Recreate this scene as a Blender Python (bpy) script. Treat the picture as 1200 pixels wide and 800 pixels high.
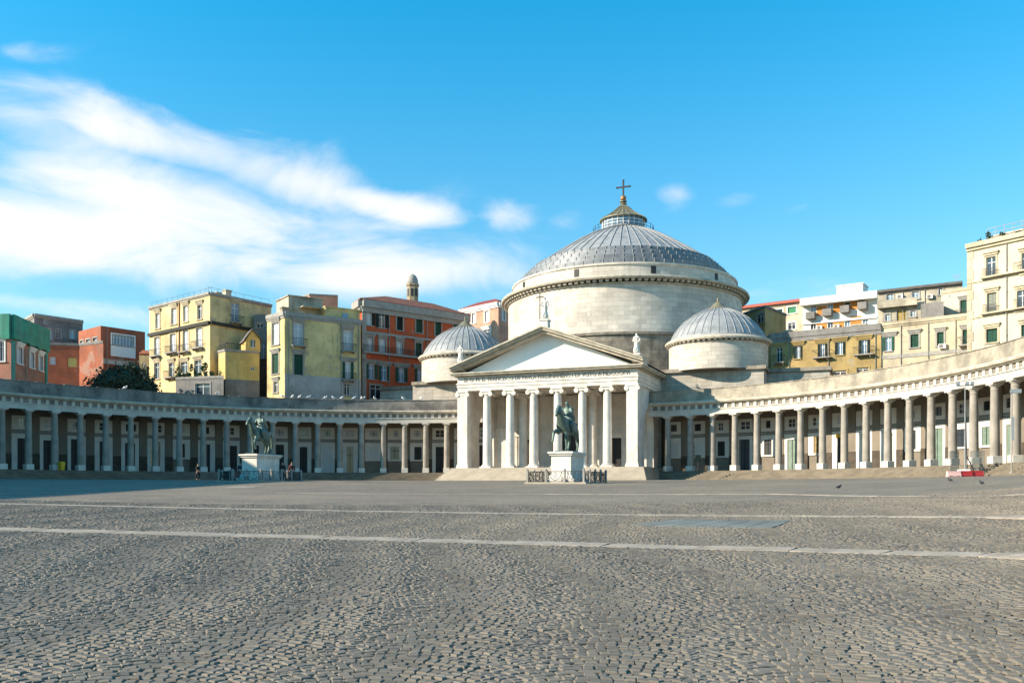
import bpy, math, random
import numpy as np
from mathutils import Vector, Matrix
random.seed(7)
PI = math.pi
R_ = math.radians
for o in list(bpy.data.objects):
    bpy.data.objects.remove(o)
SC = bpy.context.scene
COL = SC.collection

# ------------------------------------------------------------------ frame of the place
# world axes: u (x) runs along the church front to the right, v (y) runs into the church, origin = centre of the hemicycle
AL = .383
CA, SA = math.cos(AL), math.sin(AL)
CX, CY = -10.85, 70.71
F, YH = 1067.3, 570.4
CAMZ = -.82
def c2w(X, Y):
    X -= CX; Y -= CY
    return (CA*X-SA*Y, SA*X+CA*Y)
CAM = c2w(0, 0)
def at(px, Y):
    return c2w((px-600)/F*Y, Y)
def zy(y, Y):
    return CAMZ+(YH-y)/F*Y

# ------------------------------------------------------------------ camera
cd = bpy.data.cameras.new('camera')
cam = bpy.data.objects.new('camera', cd); COL.objects.link(cam)
cam.location = (CAM[0], CAM[1], CAMZ)
cam.rotation_euler = (R_(90), 0, AL)
cd.sensor_width = 36; cd.sensor_fit = 'HORIZONTAL'
cd.lens = F/1200*36
cd.shift_y = (YH-400)/1200
cd.clip_start = .1; cd.clip_end = 6000
SC.camera = cam

# ------------------------------------------------------------------ light
SUN_AZ, SUN_EL = 256.0, 27.0          # azimuth clockwise from the view direction
a = R_(SUN_AZ)
sx, sy = math.sin(a), math.cos(a)     # towards the sun, camera frame
su, sv = CA*sx-SA*sy, SA*sx+CA*sy     # towards the sun, world frame
SUNV = Vector((su*math.cos(R_(SUN_EL)), sv*math.cos(R_(SUN_EL)), math.sin(R_(SUN_EL))))
sd = bpy.data.lights.new('sun', 'SUN'); sd.energy = 5.0; sd.angle = R_(.53); sd.color = (1, .86, .68)
sun = bpy.data.objects.new('sun', sd); COL.objects.link(sun)
sun.location = (-150, -60, 90)
sun.rotation_euler = SUNV.to_track_quat('Z', 'Y').to_euler()

W = bpy.data.worlds.new('World'); SC.world = W; W.use_nodes = True
def build_world():
    nt = W.node_tree; N = nt.nodes; L = nt.links
    N.clear()
    out = N.new('ShaderNodeOutputWorld'); bg = N.new('ShaderNodeBackground')
    bg.inputs['Strength'].default_value = .10
    L.new(bg.outputs[0], out.inputs[0])
    sky = N.new('ShaderNodeTexSky'); sky.sky_type = 'NISHITA'; sky.sun_disc = False
    sky.sun_elevation = R_(SUN_EL); sky.sun_rotation = math.atan2(su, sv)
    sky.altitude = 0; sky.air_density = 1.15; sky.dust_density = .35; sky.ozone_density = 2.2
    def math_(op, a_, b_=None, c_=None):
        n = N.new('ShaderNodeMath'); n.operation = op
        for i, x in enumerate((a_, b_, c_)):
            if x is None: continue
            if isinstance(x, (int, float)): n.inputs[i].default_value = x
            else: L.new(x, n.inputs[i])
        return n.outputs[0]
    tc = N.new('ShaderNodeTexCoord')
    sep = N.new('ShaderNodeSeparateXYZ'); L.new(tc.outputs['Generated'], sep.inputs[0])
    gx, gy, gz = sep.outputs
    az = math_('SUBTRACT', math_('ARCTAN2', gx, gy), -AL)      # azimuth from the street axis
    el = math_('ARCSINE', gz)
    tint = N.new('ShaderNodeMix'); tint.data_type = 'RGBA'; tint.blend_type = 'MULTIPLY'; tint.inputs[0].default_value = 1
    L.new(sky.outputs[0], tint.inputs[6]); tm = N.new('ShaderNodeMix'); tm.data_type = 'RGBA'
    er = N.new('ShaderNodeMapRange'); er.interpolation_type = 'SMOOTHSTEP'; L.new(el, er.inputs[0]); er.inputs[1].default_value = R_(1); er.inputs[2].default_value = R_(33); er.inputs[3].default_value = 0; er.inputs[4].default_value = 1
    L.new(er.outputs[0], tm.inputs[0]); tm.inputs[6].default_value = (.80, 1.02, 1.04, 1); tm.inputs[7].default_value = (.06, 1.13, 1.36, 1)
    L.new(tm.outputs[2], tint.inputs[7])
    # clouds: soft ellipses (azimuth, elevation, half sizes, tilt, weight) broken up by fractal noise
    comb = N.new('ShaderNodeCombineXYZ'); L.new(math_('MULTIPLY', az, 5.0), comb.inputs[0]); L.new(math_('MULTIPLY', el, 11.5), comb.inputs[1])
    comb.inputs[2].default_value = 3.3
    no = N.new('ShaderNodeTexNoise'); no.inputs['Scale'].default_value = 1.25; no.inputs['Detail'].default_value = 11; no.inputs['Roughness'].default_value = .55; no.inputs['Distortion'].default_value = .6
    L.new(comb.outputs[0], no.inputs['Vector'])
    n1 = no.outputs[0]
    total = None
    ells = [(190, 240, 300, 66, -8, .92), (120, 275, 420, 55, 2, 1.05), (200, 168, 230, 30, -6, .95), (40, 150, 150, 40, -10, .8), (470, 318, 190, 40, 4, 1.15), (440, 238, 110, 20, -10, .95), (330, 205, 130, 40, -12, .95),
            (600, 256, 42, 22, 0, .66), (662, 263, 36, 18, 0, .45), (790, 225, 36, 22, 0, .64), (866, 231, 44, 16, 6, .5), (20, 60, 60, 12, 10, .45), (935, 245, 40, 12, 0, .38), (670, 160, 40, 16, 0, .28),
            (920, 345, 150, 18, 4, .48), (80, 362, 220, 20, 0, .5), (1000, 250, 60, 10, 0, .14), (520, 340, 160, 40, 0, .6)]
    for (ex, ey, hx, hy, rot, w) in ells:
        a0 = math.atan((ex-600)/F); dist = math.hypot((ex-600)/F, 1)
        e0 = math.atan((YH-ey)/F/dist)
        rx = hx/F*math.cos(a0)**2; ry = hy/F
        cr, sr = math.cos(R_(rot)), math.sin(R_(rot))
        da = math_('SUBTRACT', az, a0); de = math_('SUBTRACT', el, e0)
        p = math_('DIVIDE', math_('ADD', math_('MULTIPLY', da, cr), math_('MULTIPLY', de, sr)), rx)
        q = math_('DIVIDE', math_('SUBTRACT', math_('MULTIPLY', de, cr), math_('MULTIPLY', da, sr)), ry)
        rr = math_('ADD', math_('MULTIPLY', p, p), math_('MULTIPLY', q, q))
        g = math_('MULTIPLY', math_('EXPONENT', math_('MULTIPLY', rr, -1.0)), w)
        total = g if total is None else math_('MAXIMUM', total, g)
    dens = math_('ADD', total, math_('MULTIPLY', math_('SUBTRACT', n1, .52), 1.7))
    mr = N.new('ShaderNodeMapRange'); mr.interpolation_type = 'SMOOTHSTEP'
    L.new(dens, mr.inputs[0]); mr.inputs[1].default_value = .22; mr.inputs[2].default_value = 1.05; mr.inputs[3].default_value = 0; mr.inputs[4].default_value = .93
    gate = math_('MULTIPLY', mr.outputs[0], math_('MINIMUM', math_('MULTIPLY', total, 4.0), 1.0))
    mix = N.new('ShaderNodeMix'); mix.data_type = 'RGBA'
    L.new(gate, mix.inputs[0]); L.new(tint.outputs[2], mix.inputs[6]); mix.inputs[7].default_value = (5.7, 5.65, 5.7, 1)
    L.new(mix.outputs[2], bg.inputs[0])
build_world()
SC.view_settings.view_transform = 'Standard'; SC.view_settings.look = 'None'; SC.view_settings.gamma = 1; SC.view_settings.use_curve_mapping = False
SC.view_settings.exposure = .95
SC.cycles.max_bounces = 6; SC.cycles.diffuse_bounces = 3; SC.cycles.glossy_bounces = 2; SC.cycles.transmission_bounces = 2

# ------------------------------------------------------------------ helpers: materials
MATS = {}
def mat(name, col, rough=.8, noise=0.0, nscale=1.0, col2=None, stain=0.0, stain_col=(.05, .045, .04), metal=0.0, bump=0.0, bscale=20, streak=0.0,
        blocks=None, spec=.5, stain_scale=.35, patch=0.0):
    """one procedural material: base colour varied by noise, weather stains, optional ashlar joints and bump"""
    if name in MATS: return MATS[name]
    m = bpy.data.materials.new(name); m.use_nodes = True
    nt = m.node_tree; N = nt.nodes; L = nt.links
    b = N['Principled BSDF']
    b.inputs['Roughness'].default_value = rough; b.inputs['Metallic'].default_value = metal
    b.inputs['Specular IOR Level'].default_value = spec
    c = tuple(col)+(1,)
    tc = N.new('ShaderNodeTexCoord')
    geo = N.new('ShaderNodeNewGeometry')
    pos = geo.outputs['Position']
    cur = None
    def mixc(fac, A, B, mode='MIX'):
        n = N.new('ShaderNodeMix'); n.data_type = 'RGBA'; n.blend_type = mode
        for i, x in ((0, fac), (6, A), (7, B)):
            if isinstance(x, (int, float)): n.inputs[i].default_value = x
            elif isinstance(x, tuple): n.inputs[i].default_value = x
            else: L.new(x, n.inputs[i])
        return n.outputs[2]
    def noise_(scale, detail=5, rgh=.6, vec=None, sc3=None):
        n = N.new('ShaderNodeTexNoise'); n.inputs['Scale'].default_value = scale; n.inputs['Detail'].default_value = detail; n.inputs['Roughness'].default_value = rgh
        v = pos if vec is None else vec
        if sc3:
            mp = N.new('ShaderNodeMapping'); mp.inputs['Scale'].default_value = sc3; L.new(v, mp.inputs[0]); v = mp.outputs[0]
        L.new(v, n.inputs['Vector'])
        return n.outputs[0]
    def ramp(x, lo, hi, a0=0, a1=1):
        n = N.new('ShaderNodeMapRange'); n.interpolation_type = 'SMOOTHSTEP'; L.new(x, n.inputs[0])
        n.inputs[1].default_value = lo; n.inputs[2].default_value = hi; n.inputs[3].default_value = a0; n.inputs[4].default_value = a1
        return n.outputs[0]
    cur = c
    if noise:
        c2 = tuple(col2)+(1,) if col2 else tuple(max(0, x*(1-noise)) for x in col)+(1,)
        cur = mixc(ramp(noise_(nscale), .35, .68), cur, c2)
        cur = mixc(ramp(noise_(nscale*7, 4), .4, .75, 0, .45), cur, c2)
    if blocks:
        bw, bh, amt = blocks
        # ashlar: courses in z, perpends along the wall, in real metres
        sep = N.new('ShaderNodeSeparateXYZ'); L.new(pos, sep.inputs[0])
        nrm = N.new('ShaderNodeSeparateXYZ'); L.new(geo.outputs['Normal'], nrm.inputs[0])
        def mth(op, a_, b_=None):
            n = N.new('ShaderNodeMath'); n.operation = op
            for i, x in enumerate((a_, b_)):
                if x is None: continue
                if isinstance(x, (int, float)): n.inputs[i].default_value = x
                else: L.new(x, n.inputs[i])
            return n.outputs[0]
        along = mth('ADD', mth('MULTIPLY', sep.outputs[0], mth('ABSOLUTE', nrm.outputs[1])), mth('MULTIPLY', sep.outputs[1], mth('ABSOLUTE', nrm.outputs[0])))
        if len(MATS) >= 0 and 'drum' in name:   # round walls: arc length about the wall's own axis
            ob = N.new('ShaderNodeSeparateXYZ'); L.new(tc.outputs['Object'], ob.inputs[0])
            along = mth('MULTIPLY', mth('ARCTAN2', ob.outputs[0], ob.outputs[1]), 18.0 if name == 'drum_stone' else 6.2)
        cb = N.new('ShaderNodeCombineXYZ'); L.new(along, cb.inputs[0]); L.new(sep.outputs[2], cb.inputs[1])
        br = N.new('ShaderNodeTexBrick'); L.new(cb.outputs[0], br.inputs[0])
        br.inputs['Scale'].default_value = 1; br.inputs['Brick Width'].default_value = bw; br.inputs['Row Height'].default_value = bh
        br.inputs['Mortar Size'].default_value = .022; br.inputs['Mortar Smooth'].default_value = .2; br.inputs['Bias'].default_value = 0
        br.inputs['Color1'].default_value = (1, 1, 1, 1); br.inputs['Color2'].default_value = (1-amt, 1-amt*.97, 1-amt*.9, 1); br.inputs['Mortar'].default_value = (.62, .58, .52, 1)
        cur = mixc(1.0, cur, br.outputs[0], 'MULTIPLY')
    if stain:
        cur = mixc(ramp(noise_(stain_scale, 8, .65), .48, .74, 0, stain), cur, tuple(stain_col)+(1,))
    if patch:      # plaster fallen off in sharp-edged patches
        cur = mixc(ramp(noise_(.33, 7, .62), .60, .625, 0, patch), cur, (.30, .26, .21, 1))
    if streak:
        cur = mixc(ramp(noise_(1.0, 6, .6, None, (1.3, 1.3, .12)), .50, .78, 0, streak), cur, tuple(stain_col)+(1,))
    if isinstance(cur, tuple): b.inputs['Base Color'].default_value = cur
    else: L.new(cur, b.inputs['Base Color'])
    if bump:
        bn = N.new('ShaderNodeBump'); bn.inputs['Strength'].default_value = bump; bn.inputs['Distance'].default_value = .05
        L.new(noise_(bscale, 6), bn.inputs['Height']); L.new(bn.outputs[0], b.inputs['Normal'])
    MATS[name] = m
    return m

def plaster(name, col, stain=.35, noise=.22, streak=.35, scol=(.10, .085, .065)):
    return mat(name, col, .9, noise=min(.4, noise*1.25), nscale=.45, stain=min(.8, stain*1.3), streak=streak, stain_col=scol, bump=.25, bscale=9, stain_scale=.22, patch=min(.75, stain*1.1))

M_MARBLE = mat('marble', (.74, .68, .60), .7, noise=.2, nscale=.8, stain=.42, stain_col=(.34, .29, .23), streak=.4, bump=.15)
M_TYMP = mat('white_plaster', (.80, .79, .76), .85, noise=.05, nscale=.3, streak=.08, stain_col=(.45, .42, .38))
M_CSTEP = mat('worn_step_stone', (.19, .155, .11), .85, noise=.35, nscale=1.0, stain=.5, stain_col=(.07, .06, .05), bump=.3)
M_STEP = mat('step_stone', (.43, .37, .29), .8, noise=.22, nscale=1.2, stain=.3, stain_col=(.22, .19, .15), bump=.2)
M_DRUM = mat('drum_stone', (.72, .645, .55), .8, noise=.25, nscale=.3, stain=.55, stain_col=(.30, .25, .19), blocks=(1.5, .62, .28), streak=.35, bump=.25, stain_scale=.12)
M_CDRUM = mat('chapel_drum_stone', (.64, .57, .48), .8, noise=.2, nscale=.6, stain=.4, stain_col=(.30, .26, .2), blocks=(1.1, .5, .22), streak=.2, bump=.25)
M_DARKST = mat('weathered_stone', (.35, .30, .235), .9, noise=.4, nscale=.7, stain=.65, stain_col=(.07, .06, .05), blocks=(1.3, .55, .25), streak=.5, bump=.4)
M_WING = mat('wing_stone', (.50, .45, .38), .85, noise=.25, nscale=.6, stain=.45, stain_col=(.14, .12, .1), blocks=(1.25, .55, .2), streak=.35, bump=.3)
M_CORN = mat('cornice_stone', (.56, .49, .385), .85, noise=.3, nscale=1.3, stain=.45, stain_col=(.12, .10, .075), streak=.3, bump=.4, stain_scale=.9)
M_LEAD = mat('lead_sheet', (.34, .34, .335), .62, noise=.35, nscale=.7, col2=(.23, .24, .25), streak=.45, stain=.35, stain_col=(.13, .14, .145), metal=.1, bump=.25, bscale=3, stain_scale=.7)
M_RIB = mat('lead_seam', (.31, .31, .305), .65, noise=.3, nscale=2, metal=.1)
M_LEADD = mat('lead_sheet_old', (.215, .225, .24), .6, noise=.4, nscale=.8, streak=.35, stain_col=(.07, .085, .11), metal=.25, bump=.1)
M_COPPER = mat('copper_roof', (.25, .20, .11), .6, noise=.5, nscale=1.4, col2=(.17, .175, .13), metal=.3)
M_BRONZE = mat('green_bronze', (.06, .09, .077), .5, noise=.5, nscale=3, col2=(.13, .185, .155), metal=.35, bump=.2, streak=.4, stain_col=(.02, .025, .02))
M_IRON = mat('dark_iron', (.03, .032, .035), .55, metal=.4)
M_GRAYMET = mat('galvanised_steel', (.32, .34, .35), .45, metal=.6, noise=.15)
M_GOLD = mat('rust_ball', (.33, .16, .06), .5, metal=.5)
M_DORIC = mat('doric_stone', (.35, .31, .26), .85, noise=.3, nscale=1.0, stain=.4, stain_col=(.16, .145, .125), streak=.3, bump=.4, stain_scale=.8)
M_PLINTH = mat('plinth_stone', (.62, .58, .51), .8, noise=.15, nscale=2, stain=.3, stain_col=(.3, .27, .22), bump=.2)
M_ENT = mat('entablature_stone', (.56, .52, .45), .8, noise=.2, nscale=.8, stain=.3, stain_col=(.2, .175, .14), streak=.3, bump=.25)
M_METOPE = mat('metope_stone', (.28, .25, .21), .9, noise=.4, nscale=.6, stain=.4, stain_col=(.10, .09, .08), bump=.3)
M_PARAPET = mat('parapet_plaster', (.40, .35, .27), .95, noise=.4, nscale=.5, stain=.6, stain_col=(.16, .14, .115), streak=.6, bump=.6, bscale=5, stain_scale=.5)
M_PARAPET_SHADE = mat('shaded_stained_parapet', (.27, .245, .215), .95, noise=.45, nscale=.5, stain=.75, stain_col=(.07, .066, .062), streak=.6, bump=.6, bscale=5, stain_scale=.5)  # darker copy of the parapet plaster: left side's shade painted in with its dirt
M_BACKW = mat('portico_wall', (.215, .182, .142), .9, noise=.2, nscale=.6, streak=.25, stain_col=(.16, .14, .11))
M_DADO = mat('lava_dado', (.10, .082, .064), .9, spec=.15, noise=.4, nscale=1.5)
M_PANEL = mat('stucco_panel', (.66, .63, .57), .85, noise=.1, nscale=.8, stain=.25, stain_col=(.38, .34, .29))
M_BLACK = mat('dark_opening', (.012, .012, .013), .6)
M_GLASS = mat('window_glass', (.035, .045, .06), .08, spec=.8)
M_GLASSB = mat('sky_glass', (.16, .24, .33), .1, spec=.8)
M_WFRAME = mat('white_frame', (.72, .71, .68), .6)
M_CURT = mat('curtain_pane', (.46, .47, .50), .35, noise=.15, nscale=3)
M_GSHUT = mat('green_shutter', (.018, .075, .05), .75, spec=.25, noise=.3, nscale=2)
M_DSHUT = mat('dark_shutter', (.014, .026, .024), .8, spec=.2, noise=.3, nscale=2)
M_GREYST = mat('grey_trim', (.33, .31, .28), .85, noise=.25, nscale=1.5, stain=.4, stain_col=(.13, .12, .1))
M_DOORG = mat('green_door', (.17, .24, .19), .6, noise=.2, nscale=2)
M_DOORW = mat('grey_white_door', (.58, .57, .55), .6, noise=.1)
M_OCHS = mat('ochre_shutter', (.30, .21, .09), .7, noise=.3, nscale=3)
M_DOORB = mat('brown_door', (.16, .085, .04), .5, noise=.3)
M_TILE = mat('roof_tile', (.30, .105, .06), .85, noise=.4, nscale=1.2, stain=.4, stain_col=(.14, .08, .06), bump=.5, bscale=6)
M_REDROOF = mat('red_roof_sheet', (.52, .10, .06), .7, noise=.2)
M_CONC = mat('grey_render', (.24, .225, .21), .9, noise=.35, nscale=.5, stain=.5, stain_col=(.09, .085, .08), streak=.5, bump=.3)
M_FLAT = mat('roof_felt', (.13, .12, .11), .9, noise=.3)
M_LEAF = mat('foliage', (.035, .06, .022), .7, noise=.5, nscale=.8, col2=(.07, .11, .035))
M_LEAFD = mat('dark_foliage', (.022, .034, .02), .75, noise=.5, nscale=.9, col2=(.045, .065, .03))
M_BARK = mat('bark', (.09, .065, .045), .9, noise=.4, nscale=3)

# ------------------------------------------------------------------ helpers: meshes
ORG = {}
class MB:
    def __init__(s): s.v = []; s.f = []; s.m = []; s.sm = []
    def add(s, vs, fs, m=0, smooth=False):
        b = len(s.v); s.v += [tuple(x) for x in vs]
        for f in fs: s.f.append([i+b for i in f]); s.m.append(m); s.sm.append(smooth)
    def box(s, x0, x1, y0, y1, z0, z1, m=0):
        s.add([(x0,y0,z0),(x1,y0,z0),(x1,y1,z0),(x0,y1,z0),(x0,y0,z1),(x1,y0,z1),(x1,y1,z1),(x0,y1,z1)],
              [(0,3,2,1),(4,5,6,7),(0,1,5,4),(1,2,6,5),(2,3,7,6),(3,0,4,7)], m)
    def bbox(s, x0, x1, y0, y1, z0, z1, bv=.03, m=0):
        """box with chamfered top and side edges"""
        p = lambda i, z: [(x0+i,y0+i,z),(x1-i,y0+i,z),(x1-i,y1-i,z),(x0+i,y1-i,z)]
        s.loft([p(0, z0), p(0, z1-bv), p(bv, z1)], m)
    def loft(s, rings, m=0, cap=True, smooth=False, closed=True):
        n = len(rings[0]); vs = [q for r in rings for q in r]; fs = []
        for k in range(len(rings)-1):
            for i in range(n if closed else n-1):
                j = (i+1) % n
                fs.append((k*n+i, k*n+j, (k+1)*n+j, (k+1)*n+i))
        s.add(vs, fs, m, smooth)
        if cap:
            s.add(rings[0], [tuple(range(n))[::-1]], m); s.add(rings[-1], [tuple(range(n))], m)
    def prism(s, poly, z0, z1, m=0):
        s.loft([[(x, y, z0) for x, y in poly], [(x, y, z1) for x, y in poly]], m)
    def obar(s, A, B, n0, n1, z0, z1, m=0, e=0.0):
        """bar along the wall A-B, from n0 to n1 in front of it (outwards = towards the viewer)"""
        tx, ty = B[0]-A[0], B[1]-A[1]; l = math.hypot(tx, ty); tx /= l; ty /= l; nx, ny = ty, -tx
        A = (A[0]-tx*e, A[1]-ty*e); B = (B[0]+tx*e, B[1]+ty*e)
        poly = [(A[0]+nx*n1, A[1]+ny*n1), (B[0]+nx*n1, B[1]+ny*n1), (B[0]+nx*n0, B[1]+ny*n0), (A[0]+nx*n0, A[1]+ny*n0)]
        s.prism(poly, z0, z1, m)
    def lathe(s, prof, c=(0, 0), seg=32, m=0, smooth=True, cap=True):
        rings = [[(c[0]+r*math.cos(2*PI*i/seg), c[1]+r*math.sin(2*PI*i/seg), z) for i in range(seg)] for r, z in prof]
        for k in range(len(rings)-1):
            s.loft(rings[k:k+2], m, False, smooth)
        if cap:
            n = seg
            s.add(rings[0], [tuple(range(n))[::-1]], m); s.add(rings[-1], [tuple(range(n))], m)
    def tube(s, pts, r, seg=6, m=0, smooth=True):
        pts = [Vector(p) for p in pts]; rings = []
        for i, p in enumerate(pts):
            d = (pts[min(i+1, len(pts)-1)]-pts[max(i-1, 0)]).normalized()
            up = Vector((0, 0, 1)) if abs(d.z) < .9 else Vector((1, 0, 0))
            a_ = d.cross(up).normalized(); b_ = d.cross(a_).normalized()
            rr = r[i] if isinstance(r, (list, tuple)) else r
            rings.append([tuple(p+a_*rr*math.cos(2*PI*k/seg)+b_*rr*math.sin(2*PI*k/seg)) for k in range(seg)])
        s.loft(rings, m, True, smooth)
    def sweep(s, prof, f0, f1, n, m=0, cap=True):
        """closed profile of (r, z) swept round the hemicycle's axis between two angles"""
        rings = []
        for i in range(n+1):
            f = f0+(f1-f0)*i/n
            rings.append([arc(f, r)+(z,) for r, z in prof])
        s.loft(rings, m, cap)
    def ell(s, c, r, seg=10, rings=6, m=0, rot=None):
        vs = []; 
        for j in range(1, rings):
            t = PI*j/rings
            for i in range(seg):
                p = 2*PI*i/seg
                vs.append(Vector((r[0]*math.sin(t)*math.cos(p), r[1]*math.sin(t)*math.sin(p), r[2]*math.cos(t))))
        vs += [Vector((0, 0, r[2])), Vector((0, 0, -r[2]))]
        if rot: vs = [rot @ q for q in vs]
        vs = [(q.x+c[0], q.y+c[1], q.z+c[2]) for q in vs]
        fs = []
        for j in range(rings-2):
            for i in range(seg):
                k = (i+1) % seg
                fs.append((j*seg+i, (j+1)*seg+i, (j+1)*seg+k, j*seg+k))
        T = len(vs)-2
        for i in range(seg):
            k = (i+1) % seg
            fs.append((T, i, k)); fs.append((T+1, (rings-2)*seg+k, (rings-2)*seg+i))
        s.add(vs, fs, m, True)
    def build(s, name, mats, parent=None, loc=None, rz=0, local=False):
        org = Vector((0, 0, 0))
        if parent is not None and not local: org = ORG.get(parent.name, Vector((0, 0, 0)))
        if loc is not None and not local and parent is None: org = Vector(loc)
        me = bpy.data.meshes.new(name)
        me.from_pydata([(x-org.x, y-org.y, z-org.z) for x, y, z in s.v], [], s.f)
        if not isinstance(mats, (list, tuple)): mats = [mats]
        for q in mats: me.materials.append(q)
        me.polygons.foreach_set('material_index', s.m); me.polygons.foreach_set('use_smooth', s.sm)
        me.update()
        import bmesh
        bm = bmesh.new(); bm.from_mesh(me); bmesh.ops.recalc_face_normals(bm, faces=bm.faces); bm.to_mesh(me); bm.free()
        o = bpy.data.objects.new(name, me); COL.objects.link(o)
        if parent is not None: o.parent = parent
        if loc is not None: o.location = loc
        o.rotation_euler = (0, 0, rz)
        if parent is not None and not local: ORG[o.name] = org
        elif loc is not None and not local: ORG[o.name] = Vector(loc)
        return o

def tag(o, label, cat, group=None):
    o['label'] = label; o['category'] = cat
    if group: o['group'] = group
    return o
def thing(name, label, cat, loc=(0, 0, 0), rz=0, group=None):
    o = bpy.data.objects.new(name, None); COL.objects.link(o); o.empty_display_size = .5
    o.location = loc; o.rotation_euler = (0, 0, rz); ORG[o.name] = Vector(loc)
    return tag(o, label, cat, group)
def struct(o): o['kind'] = 'structure'; return o
def inst(src, parent, loc=None, rz=None):
    """copy an object and its direct and second-level children"""
    o = src.copy(); COL.objects.link(o); o.parent = parent
    if loc is not None: o.location = loc
    if rz is not None: o.rotation_euler = (0, 0, rz)
    for ch in [c for c in src.children]: inst(ch, o)
    return o
def skin(name, verts, edges, material, parent=None, loc=(0, 0, 0), rz=0, scale=1.0, sub=2, root=0):
    """one continuous body grown round a skeleton; verts are (x, y, z, radius)"""
    me = bpy.data.meshes.new(name); me.from_pydata([v[:3] for v in verts], edges, [])
    o = bpy.data.objects.new(name, me); COL.objects.link(o)
    m = o.modifiers.new('skin', 'SKIN'); m.use_smooth_shade = True
    for i, v in enumerate(verts):
        r = v[3] if isinstance(v[3], tuple) else (v[3], v[3])
        me.skin_vertices[0].data[i].radius = r
        me.skin_vertices[0].data[i].use_root = (i == root)
    s = o.modifiers.new('sub', 'SUBSURF'); s.levels = sub; s.render_levels = sub
    dg = bpy.context.evaluated_depsgraph_get(); dg.update()
    nm = bpy.data.meshes.new_from_object(o.evaluated_get(dg))
    o.modifiers.clear(); o.data = nm; bpy.data.meshes.remove(me); nm.name = name
    nm.materials.clear(); nm.materials.append(material)
    nm.transform(Matrix.Scale(scale, 4))
    o.location = loc; o.rotation_euler = (0, 0, rz)
    if parent is not None: o.parent = parent
    return o

# ------------------------------------------------------------------ ground
RE = 47.4
ZG0 = CAMZ-1.55
_tc = math.atan2(0-CAM[0], 0-CAM[1]); _Lc = math.hypot(*CAM)
def gz(u, v):
    u = np.asarray(u, float); v = np.asarray(v, float)
    du, dv = u-CAM[0], v-CAM[1]
    d = np.hypot(du, dv)
    th = np.arctan2(du, dv)-_tc
    th = np.abs((th+PI) % (2*PI)-PI)
    tmax = math.asin(RE/_Lc); tang = math.sqrt(_Lc**2-RE**2)
    D = np.where(th < tmax, _Lc*np.cos(th)+np.sqrt(np.maximum(RE**2-(_Lc*np.sin(th))**2, 0)), tang*(1+np.maximum(th-tmax, 0)*3))
    x = np.clip(d/D, 0, 1)
    return ZG0+(0-ZG0)*(1-(1-x)**1.6)
def gpt(px, y):
    """where a pixel of the ground lies (ray walked down to the ground)"""
    e = (YH-y)/F
    lo, hi = .5, 140
    prev = None
    for Y in np.arange(2, 140, .1):
        p = at(px, Y)
        dz = CAMZ+e*Y-float(gz(*p))
        if dz <= 0: return (p[0], p[1], float(gz(*p)))
    p = at(px, 100); return (p[0], p[1], float(gz(*p)))

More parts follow.
